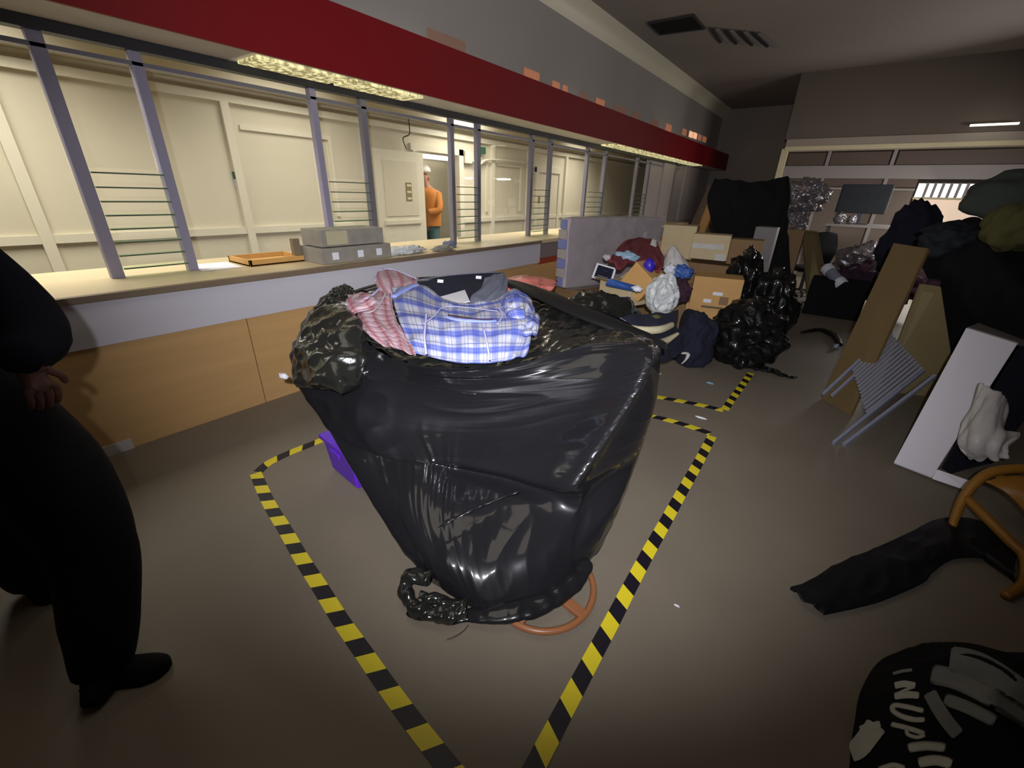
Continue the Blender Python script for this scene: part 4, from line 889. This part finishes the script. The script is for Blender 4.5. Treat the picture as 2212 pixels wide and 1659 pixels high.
sheet('cloth', [[P(a, b, y=y) for a, b, y in r] for r in ([(2120,830,3.75),(2150,850,3.7),(2165,870,3.75)], [(2095,900,3.6),(2130,910,3.5),(2168,930,3.6)], [(2075,950,3.5),(2120,950,3.4),(2205,935,3.55)], [(2085,975,3.45),(2125,975,3.38),(2180,960,3.45)], [(2100,985,3.45),(2140,990,3.4),(2172,990,3.42)])], 'whitebag', wb_, nu=40, nv=50, disp=fold(0.03, 3, 1.5, 5), thick=0.02)
fix(wb_)
# ------------------------------------------------------------------ grey folding airer
ai = thing('clothes_airer', 'grey slatted folding airer leaning in front of the brown board', 'airer', P(1850, 900, z=0))
A0, A1 = P(1778, 852, z=.14), P(1925, 716, y=4.75)
B0, B1 = P(1800, 958, z=.015), P(2012, 790, y=4.30)
def L_(p, q, f): return p.lerp(q, f)
bar('rail', A0, A1, 0.022, 0.03, 'greymetal', ai); bar('rail', P(1796, 856, z=.13), L_(P(1796, 856, z=.13), P(1945, 722, y=4.7), 0.42), 0.02, 0.025, 'greymetal', ai)
bar('rail', B0, P(1995, 800, y=4.30), 0.022, 0.03, 'greymetal', ai); bar('rail', P(1822, 962, z=.012), P(2020, 812, y=4.2), 0.022, 0.03, 'greymetal', ai)
for k in range(13):
    f = (k + 1) / 14.0
    p = L_(L_(A0, A1, 0.42), L_(B0, B1, 0.34), f); q = L_(L_(A0, A1, 0.98), L_(B0, B1, 0.93), f)
    bar('slat', p, q, 0.020, 0.014, 'greyslat', ai, 0.002)
fix(ai)
# ------------------------------------------------------------------ brown boards leaning
tag(slab('brown_board', [P(1778, 862, z=0), P(1842, 900, z=0), P(2010, 540, y=4.9), P(1935, 528, y=5.1)], 0.03, 'wood', None, 0.003), 'long brown board leaning behind the grey airer', 'board')
tag(slab('pale_board', [P(1900, 860, z=0) + V3(.0, .25, 0), P(2060, 880, z=0) + V3(.05, .25, 0), P(2028, 618, y=4.95), P(1985, 612, y=5.0)], 0.03, 'wood2', None, 0.003), 'pale wooden board standing to the right of the long brown board', 'board')
tag(box('wine_bundle', (0.70, 5.05, 0.3), (0.78, 5.2, 1.02), 'wine', None, 0.03), 'dark wine coloured strip between the pale board and the black heap', 'cloth')
# ------------------------------------------------------------------ dark covered heap at the right
dh = thing('covered_heap', 'tall heap under black cloth filling the right edge of the room', 'heap', (1.7, 5.0, 0))
def hp(a, b, y): return P(a, b, y=y)
sheet('black_cover', [[hp(2010,540,5.6), hp(2050,500,5.5), hp(2110,470,5.4), hp(2180,520,5.3), hp(2300,540,5.5)],
                      [hp(1990,560,5.55), hp(2050,560,5.3), hp(2120,560,5.2), hp(2200,580,5.1), hp(2320,600,5.3)],
                      [hp(2015,620,5.5), hp(2070,630,5.2), hp(2130,640,5.1), hp(2220,660,5.0), hp(2340,700,5.2)],
                      [hp(2030,700,5.4), hp(2080,720,5.2), hp(2150,740,5.1), hp(2230,760,5.0), hp(2350,800,5.1)],
                      [V3(.95, 5.4, .02), V3(1.2, 5.2, .02), V3(1.6, 5.1, .02), V3(2.0, 5.0, .02), V3(2.7, 5.0, .02)]], 'blackcloth', dh, nu=60, nv=60, disp=fold(0.04, 3, 3, 8), thick=0.02)
box('stack_inside', (1.05, 5.75, 0.0), (2.6, 6.4, 1.35), 'blackcloth', dh, 0.05)
fix(dh)
tag(blob('teal_jacket', P(2062, 520, y=5.4), (0.24, 0.15, 0.15), 'teal', None, 0.4, 2, 3, 4, 0.8), 'dark teal jacket thrown over the top of the covered heap', 'jacket')
tag(blob('grey_green_cushion', P(2205, 432, y=5.45), (0.34, 0.18, 0.22), 'olivegrey', None, 0.2, 2, 5, 4, 0.4), 'grey green cushion on top of the covered heap at the right edge', 'cushion')
tag(blob('olive_sack', P(2200, 490, y=5.05), (0.20, 0.14, 0.18), 'olive', None, 0.25, 2, 8, 4, 0.5), 'olive yellow sack hanging over the covered heap at the right edge', 'sack')

# ------------------------------------------------------------------ things behind the heap: bags, mattress, cartons
t = thing('black_bin_bag', 'black bin bag just behind the heap, beige showing through its side', 'bag', P(1290, 660, z=.55))
blob('bag', P(1290, 655, z=.66) + V3(0, 0, -0.25), (0.44, 0.34, 0.33), 'filmc', t, 0.2, 2.2, 41, 5, 0.9, zmin=.01, rot=0.5)
tube('beige_patch', C([(1195,635,.80),(1240,665,.80),(1290,690,.80)]), [.02, .035, .015], 'creamcloth', t, flat=0.4)
fix(t)
mt = thing('wrapped_mattress', 'striped mattress standing on edge in clear polythene by the counter', 'mattress', V3(-2.9, 5.7, .33))
mA, mB = V3(-2.98, 5.22, 0), V3(-2.33, 6.95, 0)
dm = (mB - mA).normalized(); sm = V3(dm.y, -dm.x, 0)
TH = 0.17
def mrow(f, inset, z0=.40, z1=1.315):
    c = mA.lerp(mB, f); zm = (z0 + z1) / 2; hz = (z1 - z0) / 2 - inset * 0.5; ht = TH / 2 - inset * 0.3
    return [c + sm * ht * a + V3(0, 0, zm + hz * b) for a, b in ((-1, -.88), (-.6, -1), (.6, -1), (1, -.88), (1, 0), (1, .88), (.6, 1), (-.6, 1), (-1, .88), (-1, 0))]
sheet('mattress', [mrow(0.0, .05), mrow(0.015, .01), mrow(.1, 0), mrow(.5, 0), mrow(.9, 0), mrow(.985, .01), mrow(1, .05)], 'mauve', mt, nu=60, nv=40, closed_u=True, cap=True)
# ticking border on the near end, in seven bands
for k in range(7):
    z0 = .42 + k * .126; c = mA - dm * 0.012
    ins = 0.03 if k in (0, 6) else 0.0
    sl = slab('ticking_band', [c - sm * (TH / 2 - ins) + V3(0, 0, z0), c + sm * (TH / 2 - ins) + V3(0, 0, z0), c + sm * (TH / 2 - ins) + V3(0, 0, z0 + .118), c - sm * (TH / 2 - ins) + V3(0, 0, z0 + .118)], 0.02, mat('tick_blue', '#8690c8', 0.8) if k % 2 == 0 else mat('tick_cream', '#b9b0ac', 0.8), mt, 0.004)
box('white_bag_side', (0, 0, 0), (0.01, 0.01, 0.01), 'whitebag', mt, 0, Matrix.Translation(mA + V3(0, 0, .5))) if False else None
off = sm * (TH / 2 + .02)
sheet('polythene', [[mA.lerp(mB, f) + off * (1 + .3 * (i % 2)) + V3(0, 0, z) for i, f in enumerate((0, .2, .4, .6, .8, 1))] for z in (1.335, 1.1, .8, .38)], 'wrap', mt, nu=60, nv=40, disp=fold(0.02, 6, 3, 9))
sheet('polythene', [[mA.lerp(mB, f) + off * g + V3(0, 0, 1.34 - .01 * abs(g)) for f in (0, .2, .4, .6, .8, 1)] for g in (-1, 0, 1)], 'wrap', mt, nu=60, nv=8, disp=fold(0.012, 7, 1, 2))
fix(mt)
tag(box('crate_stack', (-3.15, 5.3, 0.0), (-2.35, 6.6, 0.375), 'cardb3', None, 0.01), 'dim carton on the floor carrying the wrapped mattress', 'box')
def cart(label, px, py, z, size, rot=0.2, m='cardb', y=None, **k):
    c = P(px, py, y=y) if y else P(px, py, z=z)
    return carton('cardboard_box', label, c, size, rot, m, **k)
cart('brown cardboard box with small white labels above another brown box', 1538, 665, .44, (0.50, 0.35, 0.37), 0.22, 'cardb', stickers=(
    ('white_label', 'paper', (-.03, -.178, .18), (.07, -.174, .215)), ('white_label', 'paper', (-.11, -.178, .09), (-.03, -.174, .13)), ('brown_label', 'cardb3', (.05, -.178, .08), (.14, -.174, .17)), ('packing_tape', 'wood', (-.12, -.178, .03), (.14, -.174, .055))))
cart('brown cardboard box underneath the one with white labels', 1520, 705, .20, (0.46, 0.40, 0.30), 0.18, 'cardb')
t = cart('brown cardboard box tilted over with a blue oval on it', 1374, 626, .70, (0.29, 0.30, 0.27), -0.15, 'cardb', tilt=(0.0, 0.62))
cobl = tag(blob('oval_tub', P(1402, 575, z=.965), (0.06, 0.05, 0.075), 'cobalt', None, 0.1, 2, 2, 3, 0.3, rot=0.3), 'bright blue oval plastic tub on the tilted box', 'tub')
cart('pale cardboard box with a blue and white pack on it, behind the black bin bag', 1345, 650, .56, (0.44, 0.30, 0.20), -0.35, 'cardb2', open_top=True)
cart('pale upright cardboard box behind the white carrier bags', 1462, 555, None, (0.42, 0.35, 0.42), 0.15, 'cardb2', y=6.3)
cart('cardboard box with broad white tape across its front', 1530, 558, None, (0.44, 0.32, 0.30), 0.15, 'cardb2', y=6.1, stickers=(('white_tape', 'whitebag', (-.21, -.164, .13), (.16, -.16, .19)), ('white_tape', 'whitebag', (.08, -.164, .0), (.2, -.16, .08))))
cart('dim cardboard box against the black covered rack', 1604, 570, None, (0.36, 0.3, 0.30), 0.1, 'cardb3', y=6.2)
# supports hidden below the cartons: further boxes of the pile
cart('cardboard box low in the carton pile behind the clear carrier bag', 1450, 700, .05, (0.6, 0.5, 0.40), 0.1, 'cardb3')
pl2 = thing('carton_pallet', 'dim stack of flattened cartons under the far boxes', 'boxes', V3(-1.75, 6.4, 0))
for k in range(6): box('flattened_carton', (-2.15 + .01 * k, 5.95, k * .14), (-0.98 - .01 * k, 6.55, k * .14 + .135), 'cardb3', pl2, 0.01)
fix(pl2)
tag(blob('clear_carrier_bag', P(1430, 638, z=.72), (0.15, 0.12, 0.20), 'clearbag', None, 0.22, 1.8, 14, 5, 0.8), 'crumpled clear carrier bag hanging in front of the cartons', 'bag')
wcb = thing('white_carrier_bag', 'white carrier bag standing to a point above the clear one', 'bag', P(1457, 560, y=5.2))
sheet('bag', [hoop(P(1455, 532, y=5.1), .012, .01), hoop(P(1455, 548, y=5.1), .07, .06), hoop(P(1457, 566, y=5.1), .13, .09), hoop(P(1458, 580, y=5.1), .16, .1)], 'whitebag', wcb, nu=30, nv=20, closed_u=True, disp=fold(0.02, 7, 1, 3), cap=True)
fix(wcb)
tag(blob('blue_white_carrier', P(1470, 588, y=5.0), (0.12, 0.07, 0.07), 'midblue', None, 0.4, 2.5, 15, 4, 0.9), 'blue printed plastic bag under the white pointed one', 'bag')
tag(blob('white_paper_bundle', P(1448, 582, y=4.95), (0.06, 0.05, 0.06), 'paper', None, 0.5, 3, 16, 4, 0.9), 'small white crumple beside the blue printed bag', 'paper')
tag(blob('maroon_garment', P(1470, 630, y=4.8), (0.10, 0.08, 0.13), 'wine', None, 0.4, 2.5, 17, 4, 0.9), 'dark maroon garment between the clear bag and the brown box', 'clothes')
tag(sheet('red_cloth', [C([(1318,560,1.0),(1345,528,1.04),(1380,515,1.06),(1415,525,1.04),(1435,560,1.0)]), C([(1325,572,.96),(1350,550,1.0),(1380,540,1.01),(1412,548,1.0),(1430,580,.96)]), C([(1340,582,.93),(1355,572,.95),(1380,566,.96),(1405,570,.95),(1420,590,.92)])], 'maroon', None, nu=50, nv=30, disp=fold(0.03, 4, 2, 3), thick=0.02), 'faded red cloth draped over the top of the carton pile', 'cloth')
tag(blob('pale_blue_packet', P(1352, 556, z=1.0), (0.12, 0.05, 0.06), 'ltblue', None, 0.4, 2.5, 21, 4, 0.9, rot=.3), 'pale blue packet lying on the red cloth', 'packet')
tag(blob('white_feather_duster', P(1410, 535, z=1.02), (0.04, 0.05, 0.10), 'whitebag', None, 0.4, 3, 22, 4, 0.9), 'white paper twist left of the pale upright box', 'paper')
pc = thing('picture_frame', 'small white framed picture with blue print leaning on the mattress', 'picture', P(1305, 590, y=4.9))
fq = [P(1278, 600, y=4.7), P(1322, 612, y=4.75), P(1332, 580, y=4.8), P(1290, 568, y=4.75)]
slab('board', fq, 0.012, 'paper', pc); cf = sum(fq, Vector()) / 4
nf = (fq[1] - fq[0]).cross(fq[3] - fq[0]).normalized()
slab('blue_print', [cf + (p - cf) * 0.8 - nf * .003 for p in fq], 0.002, 'navy', pc) if nf.dot(cf - O) > 0 else slab('blue_print', [cf + (p - cf) * 0.8 + nf * .014 for p in fq], 0.002, 'navy', pc)
dd = -nf * .006 if nf.dot(cf - O) > 0 else nf * .018
bar('print_line', cf + (fq[0] - cf) * .5 + dd, cf + (fq[1] - cf) * .5 + dd, .012, .002, 'paper', pc, 0); bar('print_line', cf + (fq[3] - cf) * .3 + dd, cf + (fq[2] - cf) * .3 + dd, .02, .002, 'midblue', pc, 0)
fix(pc)
tag(slab('blue_white_pack', [P(1308, 618, z=.76), P(1372, 632, z=.74), P(1378, 622, z=.80), P(1318, 606, z=.81)], 0.04, 'midblue', None, 0.008), 'blue and white flat pack lying on the pale box', 'packet')
tag(blob('white_wrapper', P(1376, 624, z=.80), (0.05, 0.04, 0.03), 'paper', None, 0.6, 3, 23, 3, 0.9), 'white wrapper at the right end of the blue pack', 'wrapper')
tag(blob('pinkish_wrapper', P(1312, 556, z=.98), (0.05, 0.04, 0.03), 'mauve', None, 0.6, 3, 24, 3, 0.9), 'small pinkish wrapper left of the pale blue packet', 'wrapper')
# striped bag and navy cloth right behind the heap
sb = thing('striped_bag', 'navy bag with a broad cream band behind the right corner of the heap', 'bag', P(1400, 720, z=.5))
sheet('bag', [[P(a, b, z=z) for a, b, z in r] for r in ([(1330,690,.72),(1380,680,.75),(1430,678,.76),(1462,672,.74)], [(1352,705,.68),(1390,706,.69),(1430,704,.70),(1462,692,.69)], [(1360,718,.63),(1395,722,.63),(1430,720,.63),(1462,706,.62)], [(1380,740,.54),(1410,745,.53),(1440,740,.53),(1465,725,.54)], [(1400,775,.38),(1425,780,.36),(1450,775,.36),(1470,760,.38)])], 'navy', sb, nu=40, nv=40, disp=fold(0.015, 3, 2, 6), thick=0.02)
tube('cream_band', C([(1352,706,.70),(1385,713,.71),(1425,712,.71),(1452,702,.705)]), [.02, .024, .025, .02], 'creamcloth', sb, flat=1.2)
tube('cream_patch', C([(1396,738,.60),(1420,742,.595),(1440,735,.60),(1465,720,.63)]), [.012, .04, .03, .012], 'creamcloth', sb, flat=0.8)
blob('yellow_tag', P(1418, 684, z=.76), (.03, .02, .015), 'olive', sb, 0.3, 2, 4, 3)
blob('lilac_knot', P(1338, 694, z=.76), (.04, .025, .022), 'pipe', sb, 0.4, 2, 4, 3)
fix(sb)
nb = thing('navy_sack', 'navy sack with a white mark standing by the far tape corner', 'sack', P(1490, 790, z=0))
blob('sack', P(1484, 790, z=0) + V3(0, .12, .22), (0.20, 0.22, 0.33), 'navy', nb, 0.2, 2, 26, 5, 0.6, zmin=.005)
tube('white_mark', [P(1468, 763, z=.22), P(1486, 764, z=.22), P(1482, 776, z=.17), P(1472, 786, z=.12)], [.014, .02, .014, .008], 'whitebag', nb, flat=0.6)
fix(nb)
tag(blob('pale_rag', P(1418, 805, z=.03), (.05, .02, .012), 'creamcloth', None, .4, 3, 6, 3, .8), 'small pale rag on the floor behind the right corner of the heap', 'rag')
tag(blob('floor_scrap', P(1534, 827, z=.006), (.035, .02, .006), 'ltblue', None, .3, 3, 7, 3, .8), 'bluish scrap on the floor inside the far tape', 'scrap')
tag(blob('floor_scrap', P(1514, 902, z=.006), (.045, .012, .006), 'paper', None, .3, 3, 8, 3, .8), 'small white scrap on the floor beyond the right tape corner', 'scrap')
tag(blob('floor_scrap', P(1462, 1308, z=.003), (.014, .006, .003), 'paper', None, .3, 3, 8, 2, .8), 'tiny white speck on the floor right of the right-hand tape', 'scrap')
# ------------------------------------------------------------------ black bags and racks in the middle distance
def bag(label, c, r, seed, m='bag', rot=0, **k):
    t = thing('black_bin_bag', label, 'bag', (c[0], c[1], 0)); blob('bag', c, r, m, t, 0.24, 2.3, seed, 5, 1.0, zmin=.006, rot=rot)
    blob('tied_neck', (c[0], c[1] - r[1] * .2, c[2] + r[2] * 1.02), (.06, .06, .07), 'filmc', t, 0.6, 3, seed + 1, 3, 1.0); fix(t); return t
bag('large black bin bag on the floor beyond the far tape corner', P(1570, 800, z=0) + V3(.05, .30, .30), (.34, .30, .34), 51)
bag('black bin bag standing between the brown boxes and the open floor', P(1640, 760, z=0) + V3(-.05, .25, .40), (.28, .28, .45), 53)
bag('black bin bag slumped in front of the tall covered rack', V3(-.80, 5.75, .52), (.22, .22, .50), 55)
ft = thing('film_tail', 'trailing strip of black film on the floor by the far bags', 'plastic sheet', P(1690, 808, z=0))
crump_tube('film', [P(1630, 790, z=.03), P(1665, 800, z=.02), P(1700, 812, z=.012), P(1722, 815, z=.008)], [.10, .07, .04, .015], 'bag', ft, 0.8, flat=0.3)
fix(ft)
rk = thing('covered_rack', 'tall clothes rack draped in black near the end of the counter', 'rack', V3(-1.1, 6.6, 0))
sheet('black_drape', [[P(1545, 388, y=7.45), P(1590, 392, y=7.35), P(1640, 396, y=7.35), P(1700, 384, y=7.45)], [P(1530, 430, y=7.35), P(1580, 430, y=7.25), P(1640, 430, y=7.25), P(1704, 425, y=7.35)],
                      [P(1545, 500, y=7.3), P(1590, 500, y=7.25), P(1640, 500, y=7.25), P(1700, 480, y=7.35)], [P(1560, 560, y=7.3), P(1600, 570, y=7.25), P(1650, 560, y=7.25), P(1700, 520, y=7.35)], [P(1600, 660, y=7.25), P(1630, 680, y=7.25), P(1670, 680, y=7.25), P(1705, 600, y=7.35)]], 'blackcloth', rk, nu=40, nv=50, disp=fold(0.04, 4, 2, 12), thick=0.06)
for xx in (-1.58, -0.86): tube('upright', [(xx, 7.75, 0.0), (xx, 7.75, 0.9), (xx, 7.75, 1.80)], .018, 'dark', rk)
tube('top_bar', [(-1.62, 7.75, 1.80), (-1.0, 7.75, 1.80), (-.82, 7.75, 1.80)], .018, 'dark', rk)
fix(rk)
tag(slab('orange_board', [V3(-2.06, 7.5, 0), V3(-1.92, 7.4, 0), P(1556, 425, y=7.6), P(1540, 415, y=7.7)], 0.03, 'orangewood', None, 0.004), 'narrow orange brown board leaning left of the black covered rack', 'board')
tag(slab('dark_board', [V3(-2.42, 8.0, 0), V3(-2.22, 7.95, 0), P(1545, 405, y=8.0), P(1532, 400, y=8.1)], 0.03, 'brown', None, 0.004), 'narrow dark board leaning left of the orange brown one', 'board')
tag(box('grey_file_box', (-0.93, 6.6, 0), (-0.68, 6.85, 1.28), 'greyband', None, 0.01), 'tall pale grey box between the black bags below the rack', 'box')
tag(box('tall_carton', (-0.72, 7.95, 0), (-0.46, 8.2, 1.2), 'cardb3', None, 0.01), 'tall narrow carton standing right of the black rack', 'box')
fo = thing('foil_wrap_heap', 'sparkling heap of clear wrapping by the back wall right of the rack', 'wrapping', V3(-.9, 8.6, 0))
blob('wrapping', P(1738, 425, y=8.6) , (.28, .2, .24), 'foil', fo, 0.35, 3, 61, 5, 0.8)
blob('wrapping', P(1722, 480, y=8.4), (.14, .15, .16), 'foil', fo, 0.35, 3, 62, 5, 0.8)
box('shelf_under', (-1.3, 8.3, 0), (-.55, 9.0, 1.1), 'brown', fo, 0.01)
fix(fo)
def simple_chair(label, x, y, rot, m='blackcloth'):
    t = thing('office_chair', label, 'chair', (x, y, 0)); t.rotation_euler = (0, 0, rot)
    box('seat', (-.24, -.24, .44), (.24, .24, .52), m, t, 0.03)
    sheet('backrest', [[V3(-.2, .24, .62), V3(0, .28, .60), V3(.2, .24, .62)], [V3(-.24, .25, .85), V3(0, .30, .85), V3(.24, .25, .85)], [V3(-.18, .22, 1.1), V3(0, .27, 1.13), V3(.18, .22, 1.1)]], m, t, nu=10, nv=10, thick=0.06)
    tube('gas_post', [(0, 0, .1), (0, 0, .3), (0, 0, .45)], .03, 'dark', t)
    for k in range(5):
        a = k * 2 * math.pi / 5; bar('base_arm', (0, 0, .1), (.27 * math.cos(a), .27 * math.sin(a), .07), .04, .03, 'dark', t); blob('castor', (.27 * math.cos(a), .27 * math.sin(a), .03), (.03, .02, .03), 'dark', t, 0, 1, 0, 2)
    return t
simple_chair('black office chair with round back beyond the far bags', -0.36, 9.6, -2.6)
tag(slab('leaning_carton', [P(1742, 650, z=0), P(1790, 648, z=0), P(1762, 498, y=8.0), P(1730, 495, y=8.1)], 0.05, 'wood2', None, 0.005), 'narrow brown board leaning in front of the black office chair', 'board')
bo = thing('table_lantern', 'white and dark banded cylinder lying on the far floor', 'container', P(1800, 605, z=.2))
a, b = P(1788, 582, y=8.2), P(1816, 612, y=8.0)
tube('body', [a, (a + b) / 2, b], .075, 'greymetal', bo, seg=16)
tube('white_end', [a - (b - a) * .12, a, a + (b - a) * .18], .085, 'paper', bo, seg=16); tube('white_end', [b - (b - a) * .15, b, b + (b - a) * .12], .085, 'paper', bo, seg=16)
box('black_base', (a.x - .15, 7.95, 0), (b.x + .35, 8.4, a.z - .12), 'blackcloth', bo, 0.02)
fix(bo)
mo = thing('monitor', 'dark rounded screen standing in front of the back windows', 'monitor', P(1868, 470, y=10.2))
c = P(1868, 432, y=10.2); zt = c.z - .40
box('screen', (c.x - .38, 10.18, c.z - .22), (c.x + .34, 10.26, c.z + .25), 'teal', mo, 0.03); box('stand', (c.x - .04, 10.2, zt + .02), (c.x + .04, 10.25, c.z - .21), 'dark', mo, 0.005); box('foot', (c.x - .15, 10.1, zt), (c.x + .15, 10.32, zt + .02), 'dark', mo, 0.004)
fix(mo)
tb = thing('table', 'dark table under the screen in front of the back windows', 'table', (c.x, 10.3, 0))
box('top', (c.x - .45, 9.9, zt - .04), (c.x + 1.0, 10.7, zt), 'greyband', tb, 0.005)
for sx in (-.42, .92):
    for sy in (9.95, 10.6): box('leg', (c.x + sx, sy, 0), (c.x + sx + .05, sy + .05, zt - .04), 'dark', tb)
fix(tb)
for px, sz, lb in ((1815, .10, 'small bright wrapped parcel left of the screen foot'), (1842, .08, 'small bright wrapped parcel right of the screen foot')):
    q_ = P(px, 470, y=10.02); tag(blob('wrapped_parcel', (q_.x, 10.02, zt + sz * .9), (sz * .8, sz * .5, sz), 'foil', None, .3, 3, int(px), 4, 1), lb, 'parcel')
ch = thing('clear_wrap_heap', 'heap of goods under clear wrap on the far floor before the windows', 'wrapping', V3(.3, 8.8, 0))
blob('wrap', P(1885, 570, y=9.0), (.46, .38, .32), 'foil', ch, .3, 2.4, 81, 5, .7); blob('dark_goods', P(1900, 600, y=8.9), (.54, .38, .32), 'wine', ch, .4, 2.4, 82, 5, .8, zmin=.005); blob('wrap', P(1935, 592, y=8.5), (.2, .2, .16), 'foil', ch, .5, 3, 83, 4, 1, zmin=.005)
fix(ch)
tag(crump_tube('black_cable', [P(1732, 718, z=.02), P(1770, 712, z=.03), P(1800, 724, z=.04), P(1815, 745, z=.04)], [.02, .035, .045, .03], 'bag', None, .5), 'twist of black plastic on the floor left of the brown board', 'plastic')
tag(blob('glinting_wheel', P(1806, 748, z=.04), (.03, .03, .03), 'greymetal', None, 0, 1, 0, 3), 'small glinting castor on the floor at the foot of the brown board', 'castor')
tag(blob('navy_garment', P(1962, 520, y=7.8), (.27, .2, .46), 'navy', None, .3, 2.0, 91, 4, .6), 'navy garment heaped in front of the bright window', 'clothes')
